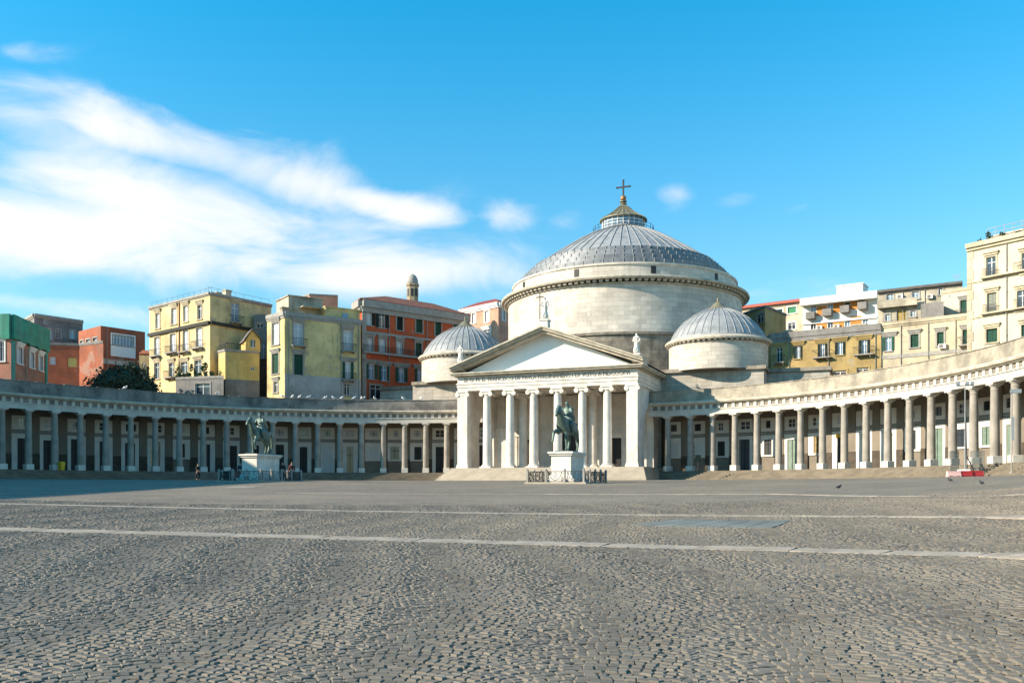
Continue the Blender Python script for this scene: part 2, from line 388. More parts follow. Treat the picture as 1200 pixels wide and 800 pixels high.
def cobble_mat(name, mesh):
    m = bpy.data.materials.new(name); m.use_nodes = True
    nt = m.node_tree; N = nt.nodes; L = nt.links; b = N['Principled BSDF']
    geo = N.new('ShaderNodeNewGeometry'); pos = geo.outputs['Position']
    def noise_(sc, det=5, r=.6):
        n = N.new('ShaderNodeTexNoise'); n.inputs['Scale'].default_value = sc; n.inputs['Detail'].default_value = det; n.inputs['Roughness'].default_value = r
        L.new(pos, n.inputs['Vector']); return n.outputs[0]
    def mixc(f, A, B, mode='MIX'):
        n = N.new('ShaderNodeMix'); n.data_type = 'RGBA'; n.blend_type = mode
        for i, x in ((0, f), (6, A), (7, B)):
            if isinstance(x, (int, float, tuple)): n.inputs[i].default_value = x
            else: L.new(x, n.inputs[i])
        return n.outputs[2]
    def rmp(x, lo, hi, a0=0, a1=1):
        n = N.new('ShaderNodeMapRange'); n.interpolation_type = 'SMOOTHSTEP'; L.new(x, n.inputs[0])
        n.inputs[1].default_value = lo; n.inputs[2].default_value = hi; n.inputs[3].default_value = a0; n.inputs[4].default_value = a1; return n.outputs[0]
    DK, LT, SAND = (.098, .085, .070, 1), (.20, .168, .130, 1), (.27, .22, .16, 1)
    b.inputs['Specular IOR Level'].default_value = .25
    if not mesh: DK, LT, SAND = (.135, .115, .092, 1), (.285, .237, .18, 1), (.36, .29, .205, 1)  # sheet colours lightened to stand in for the sunlit stone sides it lacks
    if mesh:
        at_ = N.new('ShaderNodeAttribute'); at_.attribute_name = 'rnd'
        c = mixc(at_.outputs['Fac'], DK, LT)
        c = mixc(rmp(noise_(.28, 4), .38, .66, 0, .55), c, LT)
        c = mixc(rmp(noise_(28, 4), .5, .8, 0, .35), c, (.06, .055, .05, 1))
    else:
        vo = N.new('ShaderNodeTexVoronoi'); vo.inputs['Scale'].default_value = 9.0; L.new(pos, vo.inputs['Vector'])
        sp = N.new('ShaderNodeSeparateColor'); L.new(vo.outputs['Color'], sp.inputs[0])
        c = mixc(sp.outputs[0], DK, LT)
        ve = N.new('ShaderNodeTexVoronoi'); ve.feature = 'DISTANCE_TO_EDGE'; ve.inputs['Scale'].default_value = 9.0; L.new(pos, ve.inputs['Vector'])
        c = mixc(rmp(ve.outputs[0], .0, .09, .6, 0), c, (.25, .20, .14, 1))
        c = mixc(rmp(noise_(1.3, 6, .7), .42, .66, 0, .5), c, DK)
        c = mixc(rmp(noise_(.5, 5, .65), .45, .7, 0, .6), c, LT)
        c = mixc(rmp(noise_(.28, 4), .38, .66, 0, .55), c, LT)
        bp = N.new('ShaderNodeBump'); bp.inputs['Strength'].default_value = .9; bp.inputs['Distance'].default_value = .05
        L.new(rmp(ve.outputs[0], 0, .2), bp.inputs['Height']); L.new(bp.outputs[0], b.inputs['Normal'])
    c = mixc(rmp(noise_(.09, 5), .45, .72, 0, .5), c, SAND)
    L.new(c, b.inputs['Base Color'])
    L.new(rmp(noise_(3, 4), .3, .7, .55, .8), b.inputs['Roughness'])
    return m
M_COB = cobble_mat('cobble_stone', True); M_GRD = cobble_mat('cobble_ground', False)
M_JOINT = mat('joint_sand', (.17, .14, .10), .95, noise=.5, nscale=6, col2=(.07, .06, .05))
M_STRIP = mat('pale_slab', (.38, .325, .265), .9, spec=.15, noise=.35, nscale=2.2, stain=.6, stain_col=(.25, .22, .18), bump=.2, blocks=None)

def build_ground():
    nth = 240
    ds = [0.0]+list(np.geomspace(.7, 110, 80))+[125, 150, 200, 300, 600, 1500, 4000]
    vs = [(CAM[0], CAM[1], ZG0)]; fs = []
    for d in ds[1:]:
        th = np.arange(nth)*2*PI/nth
        u = CAM[0]+d*np.sin(th); v = CAM[1]+d*np.cos(th); z = gz(u, v)
        vs += list(zip(u, v, z))
    for i in range(nth): fs.append((0, 1+i, 1+(i+1) % nth))
    for k in range(len(ds)-2):
        for i in range(nth):
            j = (i+1) % nth
            fs.append((1+k*nth+i, 1+(k+1)*nth+i, 1+(k+1)*nth+j, 1+k*nth+j))
    mb = MB(); mb.add(vs, fs, 0, True)
    struct(mb.build('ground', M_GRD))
build_ground()

# pale slab lines set in the paving, and one painted sun patch: a polyline of ground points and a width
def strip(name, pts, wid, slab=2.1, sheet=.012, gap=.02):
    mb = MB()
    for i in range(len(pts)-1):
        A = Vector(pts[i][:2]); B = Vector(pts[i+1][:2]); l = (B-A).length; t = (B-A)/l; n = Vector((-t.y, t.x))
        k = max(1, int(l/slab)); wa, wb = (wid, wid) if not isinstance(wid, (list, tuple)) else (wid[i], wid[i+1])
        for j in range(k):
            a0 = A+t*(l*j/k+gap); a1 = A+t*(l*(j+1)/k-gap)
            w0 = (wa+(wb-wa)*(j+.5)/k)*(1+random.uniform(-.04, .04))
            q = [a0-n*w0/2, a1-n*w0/2, a1+n*w0/2, a0+n*w0/2]
            dz = sheet+random.uniform(-.004, .006)
            top = [(p.x, p.y, float(gz(p.x, p.y))+dz) for p in q]; bot = [(x, y, z-.06) for x, y, z in top]
            mb.loft([bot, top], 0)
    return struct(mb.build(name, M_STRIP))
LINES = []
def linepts(pl): return [gpt(*p) for p in pl]
def ext(p, q, k): return (q[0]+(q[0]-p[0])*k, q[1]+(q[1]-p[1])*k, 0)
XS_ = [-60+1320*i/12 for i in range(13)]
l1 = linepts([(x, 620+x*.0267) for x in XS_])
l2 = linepts([(x, 590.2+x*.0248-x*x*.0000098) for x in XS_])
l3 = linepts([(340, 577.5), (640, 578.6), (900, 578.4), (1240, 577.2)])
w1, w2 = list(np.interp(XS_, [0, 600, 1200], [.82, .66, .40])), list(np.interp(XS_, [0, 600, 1200], [.62, .50, .32]))
strip('pale_ground_strip', l1, w1); strip('pale_ground_strip', l2, w2); strip('pale_ground_strip', l3, .32)
LINES += [(l1, w1), (l2, w2)]
strip('pale_ground_strip', linepts([(273, 571.5), (297, 569.5)]), 1.6, slab=1.0)  # patch of sunlight near the shadow edge, painted with the pale slab material
# flush metal plate in the paving
PL = [gpt(737, 616), gpt(905, 619.5), gpt(928, 610.5), gpt(792, 609)]
def plate():
    mb = MB()
    c = np.mean([p[:2] for p in PL], axis=0)
    n = 6
    for i in range(n):
        a0, a1 = i/n, (i+1)/n
        def lerp(A, B, t, s): return (A[0]+(B[0]-A[0])*t, A[1]+(B[1]-A[1])*t)
        q = [lerp(PL[0], PL[1], a0+.004, 0), lerp(PL[0], PL[1], a1-.004, 0), lerp(PL[3], PL[2], a1-.004, 0), lerp(PL[3], PL[2], a0+.004, 0)]
        top = [(x, y, float(gz(x, y))+.022) for x, y in q]
        mb.loft([[(x, y, z-.05) for x, y, z in top], top], 0)
    o = mb.build('metal_plate', mat('blue_grey_plate', (.185, .195, .18), .85, noise=.35, nscale=1.5, spec=.2), loc=(c[0], c[1], float(gz(*c))))
    tag(o, 'flat blue-grey metal plate let into the cobbles between two pale stone lines', 'metal plate')
plate()

def build_cobbles():
    rng = np.random.default_rng(3)
    # paving coordinates: a across the view, b along it
    sa, sb = .090, .098
    na = int(66/sa); nb = int(32/sb)
    def warp(a_, b_):
        s = a_+.55*np.sin(b_*.42+.6)+.35*np.sin(b_*.17+a_*.08)
        per = 1.5
        ph = (s/per) % 1.0
        bow = .36*(1-(2*ph-1)**2)                    # rows laid as shallow arches, side by side
        return bow+.35*np.sin(a_*.33+b_*.11)+.2*np.sin(a_*.71-b_*.23)
    # walk every row at equal steps of its own length
    ag = np.arange(-36, 36, .02); e = .03; XS, YS, AS = [], [], []
    for j in range(nb):
        b0 = 2.0+j*sb
        w = warp(ag, np.full_like(ag, b0))
        L_ = np.concatenate([[0], np.cumsum(np.hypot(np.diff(ag), np.diff(w)))])
        pos = np.arange(rng.random()*sa, L_[-1], sa); pos = pos+rng.normal(0, .008, len(pos))
        aa = np.interp(pos, L_, ag)
        XS.append(aa); YS.append(b0+np.interp(aa, ag, w)+rng.normal(0, .005, len(aa)))
        AS.append(np.arctan((np.interp(aa+e, ag, w)-np.interp(aa-e, ag, w))/(2*e)))
    X = np.concatenate(XS); Y = np.concatenate(YS); ang = np.concatenate(AS)+rng.normal(0, .05, len(X))
    keep = (np.abs(X) < Y*.66+2.0) & (Y > 2.3) & (Y < 31)
    X, Y, ang = X[keep], Y[keep], ang[keep]
    U = CA*(X-CX)-SA*(Y-CY); V = SA*(X-CX)+CA*(Y-CY)
    # leave out stones under the slab lines and the plate
    ok = np.ones(len(X), bool)
    for pts, w in LINES:
        for i in range(len(pts)-1):
            A = np.array(pts[i][:2]); B = np.array(pts[i+1][:2]); l = np.linalg.norm(B-A); t = (B-A)/l
            s_ = (U-A[0])*t[0]+(V-A[1])*t[1]; n_ = np.abs(-(U-A[0])*t[1]+(V-A[1])*t[0])
            ok &= ~((s_ > -.2) & (s_ < l+.2) & (n_ < (w[i]+(w[i+1]-w[i])*np.clip(s_/l, 0, 1))/2+.03))
    inside = np.ones(len(X), bool)
    for i in range(4):
        A = PL[i]; B = PL[(i+1) % 4]
        inside &= ((B[0]-A[0])*(V-A[1])-(B[1]-A[1])*(U-A[0])) > -.02
    ok &= ~inside
    U, V, ang = U[ok], V[ok], ang[ok]; n = len(U)
    ang = ang-AL*(-1)*1.0 if False else ang+AL
    ca, sa_ = np.cos(ang), np.sin(ang)
    co = np.cos(ang-AL)
    hx = .5*(sa-.0075)*(1+rng.normal(0, .08, n)); hy = .5*(sb*co-.007)*(1+rng.normal(0, .07, n))
    h = .0135+rng.normal(0, .0025, n)
    tx = rng.normal(0, .035, n); ty = rng.normal(0, .035, n)
    z0 = gz(U, V)
    cs = np.array([(-1, -1), (1, -1), (1, 1), (-1, 1)], float)
    VV = np.zeros((n, 12, 3))
    jit = rng.normal(0, .006, (n, 4, 2))
    for k, (ins, zz) in enumerate(((1.0, -.01), (.97, .6), (.80, 1.0))):
        for q in range(4):
            lx = cs[q, 0]*hx*ins+jit[:, q, 0]; ly = cs[q, 1]*hy*ins+jit[:, q, 1]
            VV[:, k*4+q, 0] = U+ca*lx-sa_*ly
            VV[:, k*4+q, 1] = V+sa_*lx+ca*ly
            VV[:, k*4+q, 2] = z0+h*zz+(tx*lx+ty*ly if k else 0)
    quad = []
    for k in range(2):
        for q in range(4):
            r = (q+1) % 4
            quad.append((k*4+q, k*4+r, k*4+4+r, k*4+4+q))
    quad.append((8, 9, 10, 11))
    quad = np.array(quad)
    FF = (quad[None]+(np.arange(n)*12)[:, None, None]).reshape(-1)
    me = bpy.data.meshes.new('cobblestone_paving')
    nv, nf = n*12, n*9
    me.vertices.add(nv); me.vertices.foreach_set('co', VV.reshape(-1))
    me.loops.add(nf*4); me.loops.foreach_set('vertex_index', FF.astype(np.int32))
    me.polygons.add(nf); me.polygons.foreach_set('loop_start', np.arange(nf, dtype=np.int32)*4)
    me.polygons.foreach_set('use_smooth', np.zeros(nf, bool))
    at_ = me.attributes.new('rnd', 'FLOAT', 'POINT'); at_.data.foreach_set('value', np.repeat(np.clip(rng.beta(1.6, 2.2, n), 0, 1), 12).astype(np.float32))
    me.update(calc_edges=True); me.validate()
    me.materials.append(M_COB)
    o = bpy.data.objects.new('cobblestone_paving', me); COL.objects.link(o); struct(o)
    print('cobbles', n)
build_cobbles()

# ------------------------------------------------------------------ colonnades
R0, DA = 49.85, .0576
ZS, ZC = 1.05, 7.55                     # stylobate, top of the columns
RW = R0+4.6                             # back wall
def arc(f, r):
    """point on the colonnade's curve: a circle flattened a little towards the church"""
    return (r*math.sin(f), r*math.cos(f)-(2.4 if f > 0 else 1.7)*math.exp(-max(abs(f)-.269, -.07)/.25))
def doric_source():
    prof = [(.38, ZS+.6), (.38, ZS+.7), (.365, ZS+2.2), (.345, ZS+4.2), (.315, ZC-.62), (.345, ZC-.60), (.345, ZC-.55), (.315, ZC-.53), (.315, ZC-.36)]
    mb = MB(); mb.lathe(prof, seg=20); c = mb.build('column', M_DORIC, local=True)
    mb = MB(); mb.bbox(-.41, .41, -.41, .41, ZS, ZS+.6, .02); p = mb.build('plinth', M_PLINTH, c, local=True)
    mb = MB(); mb.lathe([(.32, ZC-.36), (.36, ZC-.32), (.47, ZC-.2), (.475, ZC-.17)], seg=20); mb.box(-.48, .48, -.48, .48, ZC-.17, ZC); k = mb.build('capital', M_ENT, c, local=True)
    return c
DSRC = doric_source()
used_src = [False]
RIGHT_BAYS = {-1: ('white', .6, 0), 0: ('white', .6, 0), 1: ('dark', .5, 0), 2: ('glass', .72, 1), 3: ('dark', .5, 0), 4: ('green', .62, 1), 5: ('ochre', .42, 0), 6: ('dark', .42, 1), 7: ('white', .3, 1), 8: ('green', .5, 1), 9: ('glass', .42, 0), 10: ('green', .78, 1), 11: ('glass', .5, 0), 12: ('greenglass', .5, 0), 13: ('green', .6, 1)}
def bay_parts(root, f, rnd, shaded, spec=None):
    """door or shop window with its surround, and the little mezzanine window above, in one bay of the back wall"""
    org = ORG[root.name]
    loc = Vector(arc(f, RW)+(0,))-org
    kind = rnd.choice(['dark', 'dark', 'dark', 'glass', 'green', 'white'] if not shaded else ['dark', 'dark', 'dark', 'dark', 'glass', 'white', 'dark'])
    w = rnd.choice([.45, .5, .6, .62]); off = rnd.uniform(-.1, .1)
    zt = rnd.choice([4.55, 4.65, 4.8]); zb = ZS+.02 if rnd.random() < .6 else 2.9
    if spec: kind, w = spec[:2]; zb = ZS+.02 if spec[2] else 2.9
    mb = MB()
    top = 5.2
    mb.box(-1.06, off-w, -.16, .02, 2.7 if zb > 2 else ZS+.02, top); mb.box(off+w, 1.06, -.16, .02, 2.7 if zb > 2 else ZS+.02, top); mb.box(off-w, off+w, -.16, .02, zt, top)
    if zb > 2: mb.box(off-w, off+w, -.15, .02, 2.72, zb)
    leafm = {'dark': M_BLACK, 'glass': M_GLASS, 'green': M_DOORG, 'white': M_DOORW, 'ochre': M_OCHS, 'greenglass': M_DOORG}[kind]
    d = MB(); d.box(off-w, off+w, -.06, .02, zb, zt, 0)
    d.box(off-.03, off+.03, -.085, -.055, zb, zt, 1)
    if kind in ('dark', 'glass'):
        d.box(off-w, off+w, -.082, -.057, zb+(zt-zb)*.68, zb+(zt-zb)*.68+.07, 1)
    else:
        for k in range(3): d.box(off-w+.1, off-.1, -.08, -.055, zb+.2+k*(zt-zb)/3, zb+(k+.8)*(zt-zb)/3, 0)
    do = d.build('door' if zb < 2 else 'shop_window', [leafm, M_DSHUT if kind != 'white' else M_DOORW], root, loc, -f, local=True)
    mb.build('surround', M_PANEL, do, local=True)
    # mezzanine
    mb = MB(); ww = rnd.choice([.3, .42, .55, .6]); o2 = rnd.uniform(-.12, .12)
    z0, z1 = 6.0, 6.85
    mb.box(-1.04, o2-ww, -.13, .02, 5.62, 7.2); mb.box(o2+ww, 1.04, -.13, .02, 5.62, 7.2); mb.box(o2-ww, o2+ww, -.13, .02, z1, 7.2); mb.box(o2-ww, o2+ww, -.13, .02, 5.62, z0)
    d = MB(); d.box(o2-ww, o2+ww, -.05, .02, z0, z1, 0); d.box(o2-.03, o2+.03, -.08, -.045, z0, z1, 1); d.box(o2-ww, o2+ww, -.078, -.047, z0+.4, z0+.45, 1)
    wn = d.build('mezzanine_window', [rnd.choice([M_GLASS, M_BLACK, M_CURT, M_GLASS]), M_WFRAME if rnd.random() < .5 else M_DSHUT], root, loc, -f, local=True)
    mb.build('surround', M_PANEL, wn, local=True)
    return (off-w-.03, off+w+.03) if zb < 2 else None

def colonnade(label, sg, f_first, ncol, seed):
    rnd = random.Random(seed)
    fm = sg*(f_first+ncol*DA/2)
    root = thing('curved_colonnade', label, 'colonnade', arc(fm, R0)+(0,))
    org = ORG[root.name]
    f0, f1 = sorted((sg*(f_first-.045), sg*(f_first+(ncol-1)*DA+.03)))
    n = 120
    # steps
    mb = MB(); k = 7; dr = .33; dz = ZS/k
    prof = [(RW+3.6, -.6), (R0-.75-k*dr+dr, -.6)]
    for i in range(k):
        r = R0-.75-(k-1-i)*dr
        prof += [(r, i*dz), (r, (i+1)*dz)]
    prof += [(RW+3.6, ZS)]
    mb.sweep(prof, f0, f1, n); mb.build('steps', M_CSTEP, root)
    # back wall with roof and rear face
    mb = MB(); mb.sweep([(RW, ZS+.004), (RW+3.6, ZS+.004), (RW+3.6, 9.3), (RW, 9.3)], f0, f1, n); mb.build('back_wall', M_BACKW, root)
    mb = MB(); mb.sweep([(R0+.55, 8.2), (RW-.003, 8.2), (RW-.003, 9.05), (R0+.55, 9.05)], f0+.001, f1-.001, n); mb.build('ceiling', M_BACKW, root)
    # entablature, frieze blocks, parapet
    mb = MB()
    mb.sweep([(R0+.5, ZC), (R0+.5, 8.74), (R0-.26, 8.74), (R0-.26, 8.22), (R0-.55, 8.22), (R0-.55, 8.13), (R0-.46, 8.13), (R0-.46, ZC)], f0, f1, n)
    ent = mb.build('architrave', M_ENT, root)
    mb = MB(); mb.box(-.19, .19, .005, .11, 8.225, 8.735)
    tri = None; base = sg*f_first
    q = int(math.floor((f0-base)/(DA/3)))+1
    while base+q*DA/3 < f1-.006:
        f = base+q*DA/3
        if f > f0+.006:
            loc = Vector(arc(f, R0-.38)+(0,))-org
            if tri is None: tri = mb.build('triglyph', M_ENT, root, loc, -f, local=True)
            else: inst(tri, root, loc, -f)
        q += 1
    mb = MB(); mb.sweep([(R0-.255, 8.25), (R0-.2, 8.25), (R0-.2, 8.72), (R0-.285, 8.72), (R0-.285, 8.25)], f0+.002, f1-.002, n); mb.build('metopes', M_METOPE, root)
    mb = MB()
    mb.sweep([(R0+.6, 8.743), (R0+.6, 9.16), (R0-.72, 9.16), (R0-.78, 9.04), (R0-.72, 8.88), (R0-.55, 8.82), (R0-.50, 8.743)], f0, f1, n)
    mb.build('cornice', M_CORN, root)
    mb = MB(); mb.sweep([(R0-.28, 9.163), (R0+.75, 9.163), (R0+.75, 10.52), (R0-.16, 10.52)], f0, f1, n); par = mb.build('parapet', M_PARAPET_SHADE if sg < 0 else M_PARAPET, root)
    mb = MB()                                       # uneven coping tiles
    ncop = int((f1-f0)*R0/.62)
    for i in range(ncop):
        fa = f0+(f1-f0)*(i+.03)/ncop; fb = f0+(f1-f0)*(i+.97)/ncop; t = 10.56+rnd.uniform(0, .07)
        mb.sweep([(R0-.25, 10.523), (R0+.82, 10.523), (R0+.82, t), (R0-.22, t)], fa, fb, 1)
    mb.build('coping', M_PARAPET_SHADE if sg < 0 else M_PARAPET, par)
    # columns
    for i in range(ncol):
        f = sg*(f_first+i*DA)
        loc = Vector(arc(f, R0)+(0,))-org
        if not used_src[0]:
            used_src[0] = True; o = DSRC; o.parent = root; o.location = loc; o.rotation_euler = (0, 0, -f)
        else: inst(DSRC, root, loc, -f)
    # bays: pilaster strips and openings
    gaps = []
    for i in range(-1, ncol-1):
        f = sg*(f_first+(i+.5)*DA); bay_parts(root, f, rnd, sg < 0, RIGHT_BAYS.get(i) if sg > 0 else None)
        gaps.append((f-1.075/RW, f+1.075/RW))
    gaps.sort(); mb = MB(); a_ = f0+.002
    for ga, gb in gaps+[(f1-.002, 0)]:
        m_ = max(1, int((ga-a_)/.03))
        mb.sweep([(RW-.2, ZS+.006), (RW-.003, ZS+.006), (RW-.003, 2.95), (RW-.2, 2.95)], a_, ga, m_); a_ = gb
    mb.sweep([(RW-.05, ZS+.002), (RW-.001, ZS+.002), (RW-.001, ZS+.03), (RW-.05, ZS+.03)], f0+.003, f1-.003, n)
    mb.build('dado', M_DADO, root)
    mb = MB()
    for i in range(ncol):
        f = sg*(f_first+i*DA); hw = .47/RW
        mb.sweep([(RW-.16, ZS+.012), (RW-.002, ZS+.012), (RW-.002, 8.19), (RW-.16, 8.19)], f-hw, f+hw, 1)
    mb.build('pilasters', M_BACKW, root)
    mb = MB(); mb.sweep([(RW-.1, 5.3), (RW-.004, 5.3), (RW-.004, 5.52), (RW-.1, 5.52)], f0+.002, f1-.002, n); mb.build('string_course', M_GREYST, root)
    return root
F1 = .269
colL = colonnade('long curved Doric colonnade in shade, left of the church portico', -1, F1, 24, 5)
colR = colonnade('curved Doric colonnade in full sun, right of the church portico', 1, F1, 21, 11)

# ------------------------------------------------------------------ church
VF = 39.7                                 # plane of the front columns
ZP, ZT = 1.48, 10.84                      # portico floor, top of its columns
church = thing('domed_church', 'white stone church with temple portico and a great ribbed lead dome', 'church', (0, VF, 0))
CO = ORG[church.name]
def cpart(mb, name, mats, parent=None): return mb.build(name, mats, parent or church)
# steps, all round the portico
mb = MB(); k = 9
for i in range(k):
    q = k-1-i
    mb.box(-12.0-q*.11, 12.0+q*.11, VF-.95-q*.3, 51, -.5 if i == 0 else i*(ZP+.05)/k-.05+.003, (i+1)*(ZP+.05)/k-.05)
cpart(mb, 'portico_steps', M_STEP)
# ionic columns
HW = 10.55
sp = 2*HW/7
def ionic_source():
    mb = MB()
    mb.lathe([(.52, ZP+.42), (.525, ZP+.6), (.515, ZP+3), (.485, ZP+5.6), (.45, ZT-.85), (.47, ZT-.83), (.47, ZT-.78), (.45, ZT-.76), (.45, ZT-.6)], seg=28)
    c = mb.build('portico_column', M_MARBLE, local=True)
    mb = MB(); mb.bbox(-.72, .72, -.72, .72, ZP, ZP+.17, .015)
    mb.lathe([(.70, ZP+.17), (.72, ZP+.22), (.70, ZP+.28), (.60, ZP+.31), (.62, ZP+.37), (.56, ZP+.42)], seg=28)
    mb.build('base', M_MARBLE, c, local=True)
    mb = MB()
    mb.lathe([(.45, ZT-.6), (.56, ZT-.5), (.56, ZT-.42)], seg=28)
    mb.box(-.62, .62, -.50, .50, ZT-.46, ZT-.2); mb.bbox(-.72, .72, -.60, .60, ZT-.2, ZT, .02)
    for sx_ in (-1, 1):
        rings = []
        for y in (-.55, -.2, .2, .55):
            r = .27 if abs(y) > .3 else .2
            rings.append([(sx_*.60+r*math.cos(2*PI*i/18), y, ZT-.45+r*math.sin(2*PI*i/18)) for i in range(18)])
        mb.loft(rings, 0, True, False)
        for y in (-.58, .55):
            mb.loft([[(sx_*.60+.1*math.cos(2*PI*i/10), y+e, ZT-.45+.1*math.sin(2*PI*i/10)) for i in range(10)] for e in (0, .03)], 0)
    mb.build('capital', M_MARBLE, c, local=True)
    return c
IS = ionic_source(); IS.parent = church
first = True
for i in range(1, 7):
    u = -HW+i*sp
    loc = Vector((u, VF, 0))-CO
    if first: IS.location = loc; first = False
    else: inst(IS, church, loc, 0)
for u in (-HW+2*sp, -HW+5*sp):            # inner pair behind the front row
    inst(IS, church, Vector((u, VF+4.3, 0))-CO, 0)
# corner piers and the side walls with an arched opening
for s in (-1, 1):
    mb = MB(); x0, x1 = sorted((s*(HW-.62), s*(HW+.68)))
    mb.box(x0, x1, VF-.62, VF+.95, ZP+.45, ZT-.62)
    mb.bbox(x0-.14, x1+.14, VF-.76, VF+1.08, ZP, ZP+.2, .02); mb.bbox(x0-.08, x1+.08, VF-.70, VF+1.02, ZP+.203, ZP+.452, .03)
    pr = cpart(mb, 'corner_pier', M_MARBLE)
    mb = MB(); mb.box(x0-.05, x1+.05, VF-.66, VF+1.0, ZT-.618, ZT-.2); mb.bbox(x0-.14, x1+.14, VF-.74, VF+1.08, ZT-.197, ZT-.003, .02)
    xc = (x0+x1)/2
    for sx_ in (-1, 1):
        mb.loft([[(xc+sx_*.66+.26*math.cos(2*PI*i/16), y, ZT-.46+.26*math.sin(2*PI*i/16)) for i in range(16)] for y in (VF-.72, VF-.3)], 0)
    cpart(mb, 'capital', M_MARBLE, pr)
    # side wall with arch: outline in (v, z)
    va, vb = VF+3.5, VF+8.3; vm = (va+vb)/2; rad = (vb-va)/2; zsp = 6.2
    out = [(VF+.952, ZP+.004), (va, ZP+.004), (va, zsp)]+[(vm-rad*math.cos(t), zsp+rad*math.sin(t)) for t in np.linspace(.12, PI-.12, 16)]+[(vb, zsp), (vb, ZP+.004), (50.6, ZP+.004), (50.6, ZT-.004), (VF+.952, ZT-.004)]
    mb = MB(); xa, xb = sorted((s*(HW-.35), s*(HW+.45)))
    mb.loft([[(xa, v, z) for v, z in out], [(xb, v, z) for v, z in out]], 0)
    cpart(mb, 'side_wall', M_MARBLE)
# cella front wall, pilasters, doors, ceiling
mb = MB(); mb.box(-HW-.3, HW+.3, 48.6, 51, ZP+.004, ZT-.006)
for i in range(8):
    u = -HW+i*sp
    if i in (3, 4): u += (-.35 if i == 3 else .35)
    mb.box(max(-HW+.36, u-.5), min(HW-.36, u+.5), 48.3, 48.6, ZP+.01, ZT-.3)
mb.box(-HW+.37, HW-.37, 48.35, 48.6, 6.6, 6.85)
cpart(mb, 'cella_wall', M_MARBLE)
for u, w, h in ((0, 1.15, 7.2), (-2*sp, .8, 5.3), (2*sp, .8, 5.3)):
    mb = MB(); mb.box(u-w, u+w, 48.52, 48.58, ZP+.02, h)
    for kx in (-1, 1):
        for kz in range(3): mb.box(u+kx*w*.5-w*.36, u+kx*w*.5+w*.36, 48.49, 48.525, ZP+.3+kz*(h-ZP)/3.1, ZP+(kz+.85)*(h-ZP)/3.1, 0)
    d = cpart(mb, 'door', M_BLACK)
    mb = MB(); mb.box(u-w-.4, u-w, 48.4, 48.597, ZP+.02, h+.4); mb.box(u+w, u+w+.4, 48.4, 48.597, ZP+.02, h+.4); mb.box(u-w, u+w, 48.4, 48.597, h, h+.4); mb.box(u-w-.6, u+w+.6, 48.2, 48.598, h+.403, h+.65)
    cpart(mb, 'surround', M_MARBLE, d)
mb = MB(); mb.box(-HW+.46, HW-.46, VF+.7, 48.29, ZT+.1, ZT+.5)
for i in range(7): mb.box(-HW+.47+i*(2*HW-.94)/7+.9, -HW+.47+i*(2*HW-.94)/7+1.2, VF+.72, 48.28, ZT-.1, ZT+.1)
cpart(mb, 'portico_ceiling', M_MARBLE)
# entablature
E0 = HW+.68
mb = MB()
def ring_box(mb, o, z0, z1, thick=1.3, m=0):
    mb.box(-E0-o, E0+o, VF-.62-o, VF+.68, z0, z1, m)
    for s in (-1, 1):
        x0, x1 = sorted((s*(E0-thick), s*(E0+o)))
        mb.box(x0, x1, VF+.68, 51.2, z0, z1, m)
ring_box(mb, -.02, ZT, ZT+.4); ring_box(mb, .05, ZT+.4, ZT+.8); ring_box(mb, .13, ZT+.8, ZT+.92); ring_box(mb, -.01, ZT+.92, ZT+1.66)
ent = cpart(mb, 'entablature', M_MARBLE)
mb = MB(); ring_box(mb, .2, ZT+1.66, ZT+1.82); ring_box(mb, .62, ZT+1.82, ZT+2.02); ring_box(mb, .78, ZT+2.02, ZT+2.16)
cpart(mb, 'cornice', M_CORN, ent)
fc = bpy.data.curves.new('lettering', 'FONT'); fc.body = 'D. O. M. D. FRANCISCO DE PAVLA FERDINANDVS I EX VOTO A MDCCCXVI'
fc.align_x = 'CENTER'; fc.align_y = 'CENTER'; fc.size = .70; fc.extrude = .02; fc.resolution_u = 2; fc.offset = -.004
to = bpy.data.objects.new('lettering', fc); COL.objects.link(to)
bpy.context.view_layer.update()
tm = bpy.data.meshes.new_from_object(to.evaluated_get(bpy.context.evaluated_depsgraph_get())); bpy.data.objects.remove(to)
wd = max(v.co.x for v in tm.vertices)-min(v.co.x for v in tm.vertices)
tm.transform(Matrix.Diagonal((20.6/wd, 1, 1, 1)))
tm.materials.clear(); tm.materials.append(mat('lettering_bronze', (.16, .13, .10), .6))
lo = bpy.data.objects.new('lettering', tm); COL.objects.link(lo); lo.parent = ent
lo.location = Vector((0, VF-.645, ZT+1.29))-CO; lo.rotation_euler = (R_(90), 0, 0)
# pediment
ZE = ZT+2.16; AP = 18.0; HB = E0+.78
mb = MB()
vt = VF+.35
mb.loft([[(-HB+1.2, v, ZE+.002), (HB-1.2, v, ZE+.002), (0, v, AP-.5)] for v in (vt, vt+.6)], 0)
tym = cpart(mb, 'tympanum', M_TYMP)
mb = MB()
sl = (AP-ZE)/HB
for s in (-1, 1):
    for (va, vb, t0, t1) in ((VF-1.0, vt+.6, .70, 0.42), (VF-1.4, vt+.62, .42, .18), (VF-1.6, vt+.64, .18, 0.0)):
        tz0, tz1 = t0*1.05, t1*1.05
        p = []
        for v in (va, vb):
            p.append([(s*(HB+.02), v, ZE+.012-0*tz0), (s*(HB+.02), v, ZE+.02+(.70-t1)*.0+.0), (0, v, AP-tz1), (0, v, AP-tz0)])
        # raking band as a sheared box
        xo = s*HB
        ring0 = [(xo, va, ZE+.70*1.05-tz0+.004), (xo, va, ZE+.70*1.05-tz1), (0, va, AP-tz1+.7*1.05-.74), (0, va, AP-tz0+.7*1.05-.74)]
        ring1 = [(x, vb, z) for x, _, z in ring0]
        mb.loft([ring0, ring1], 0)
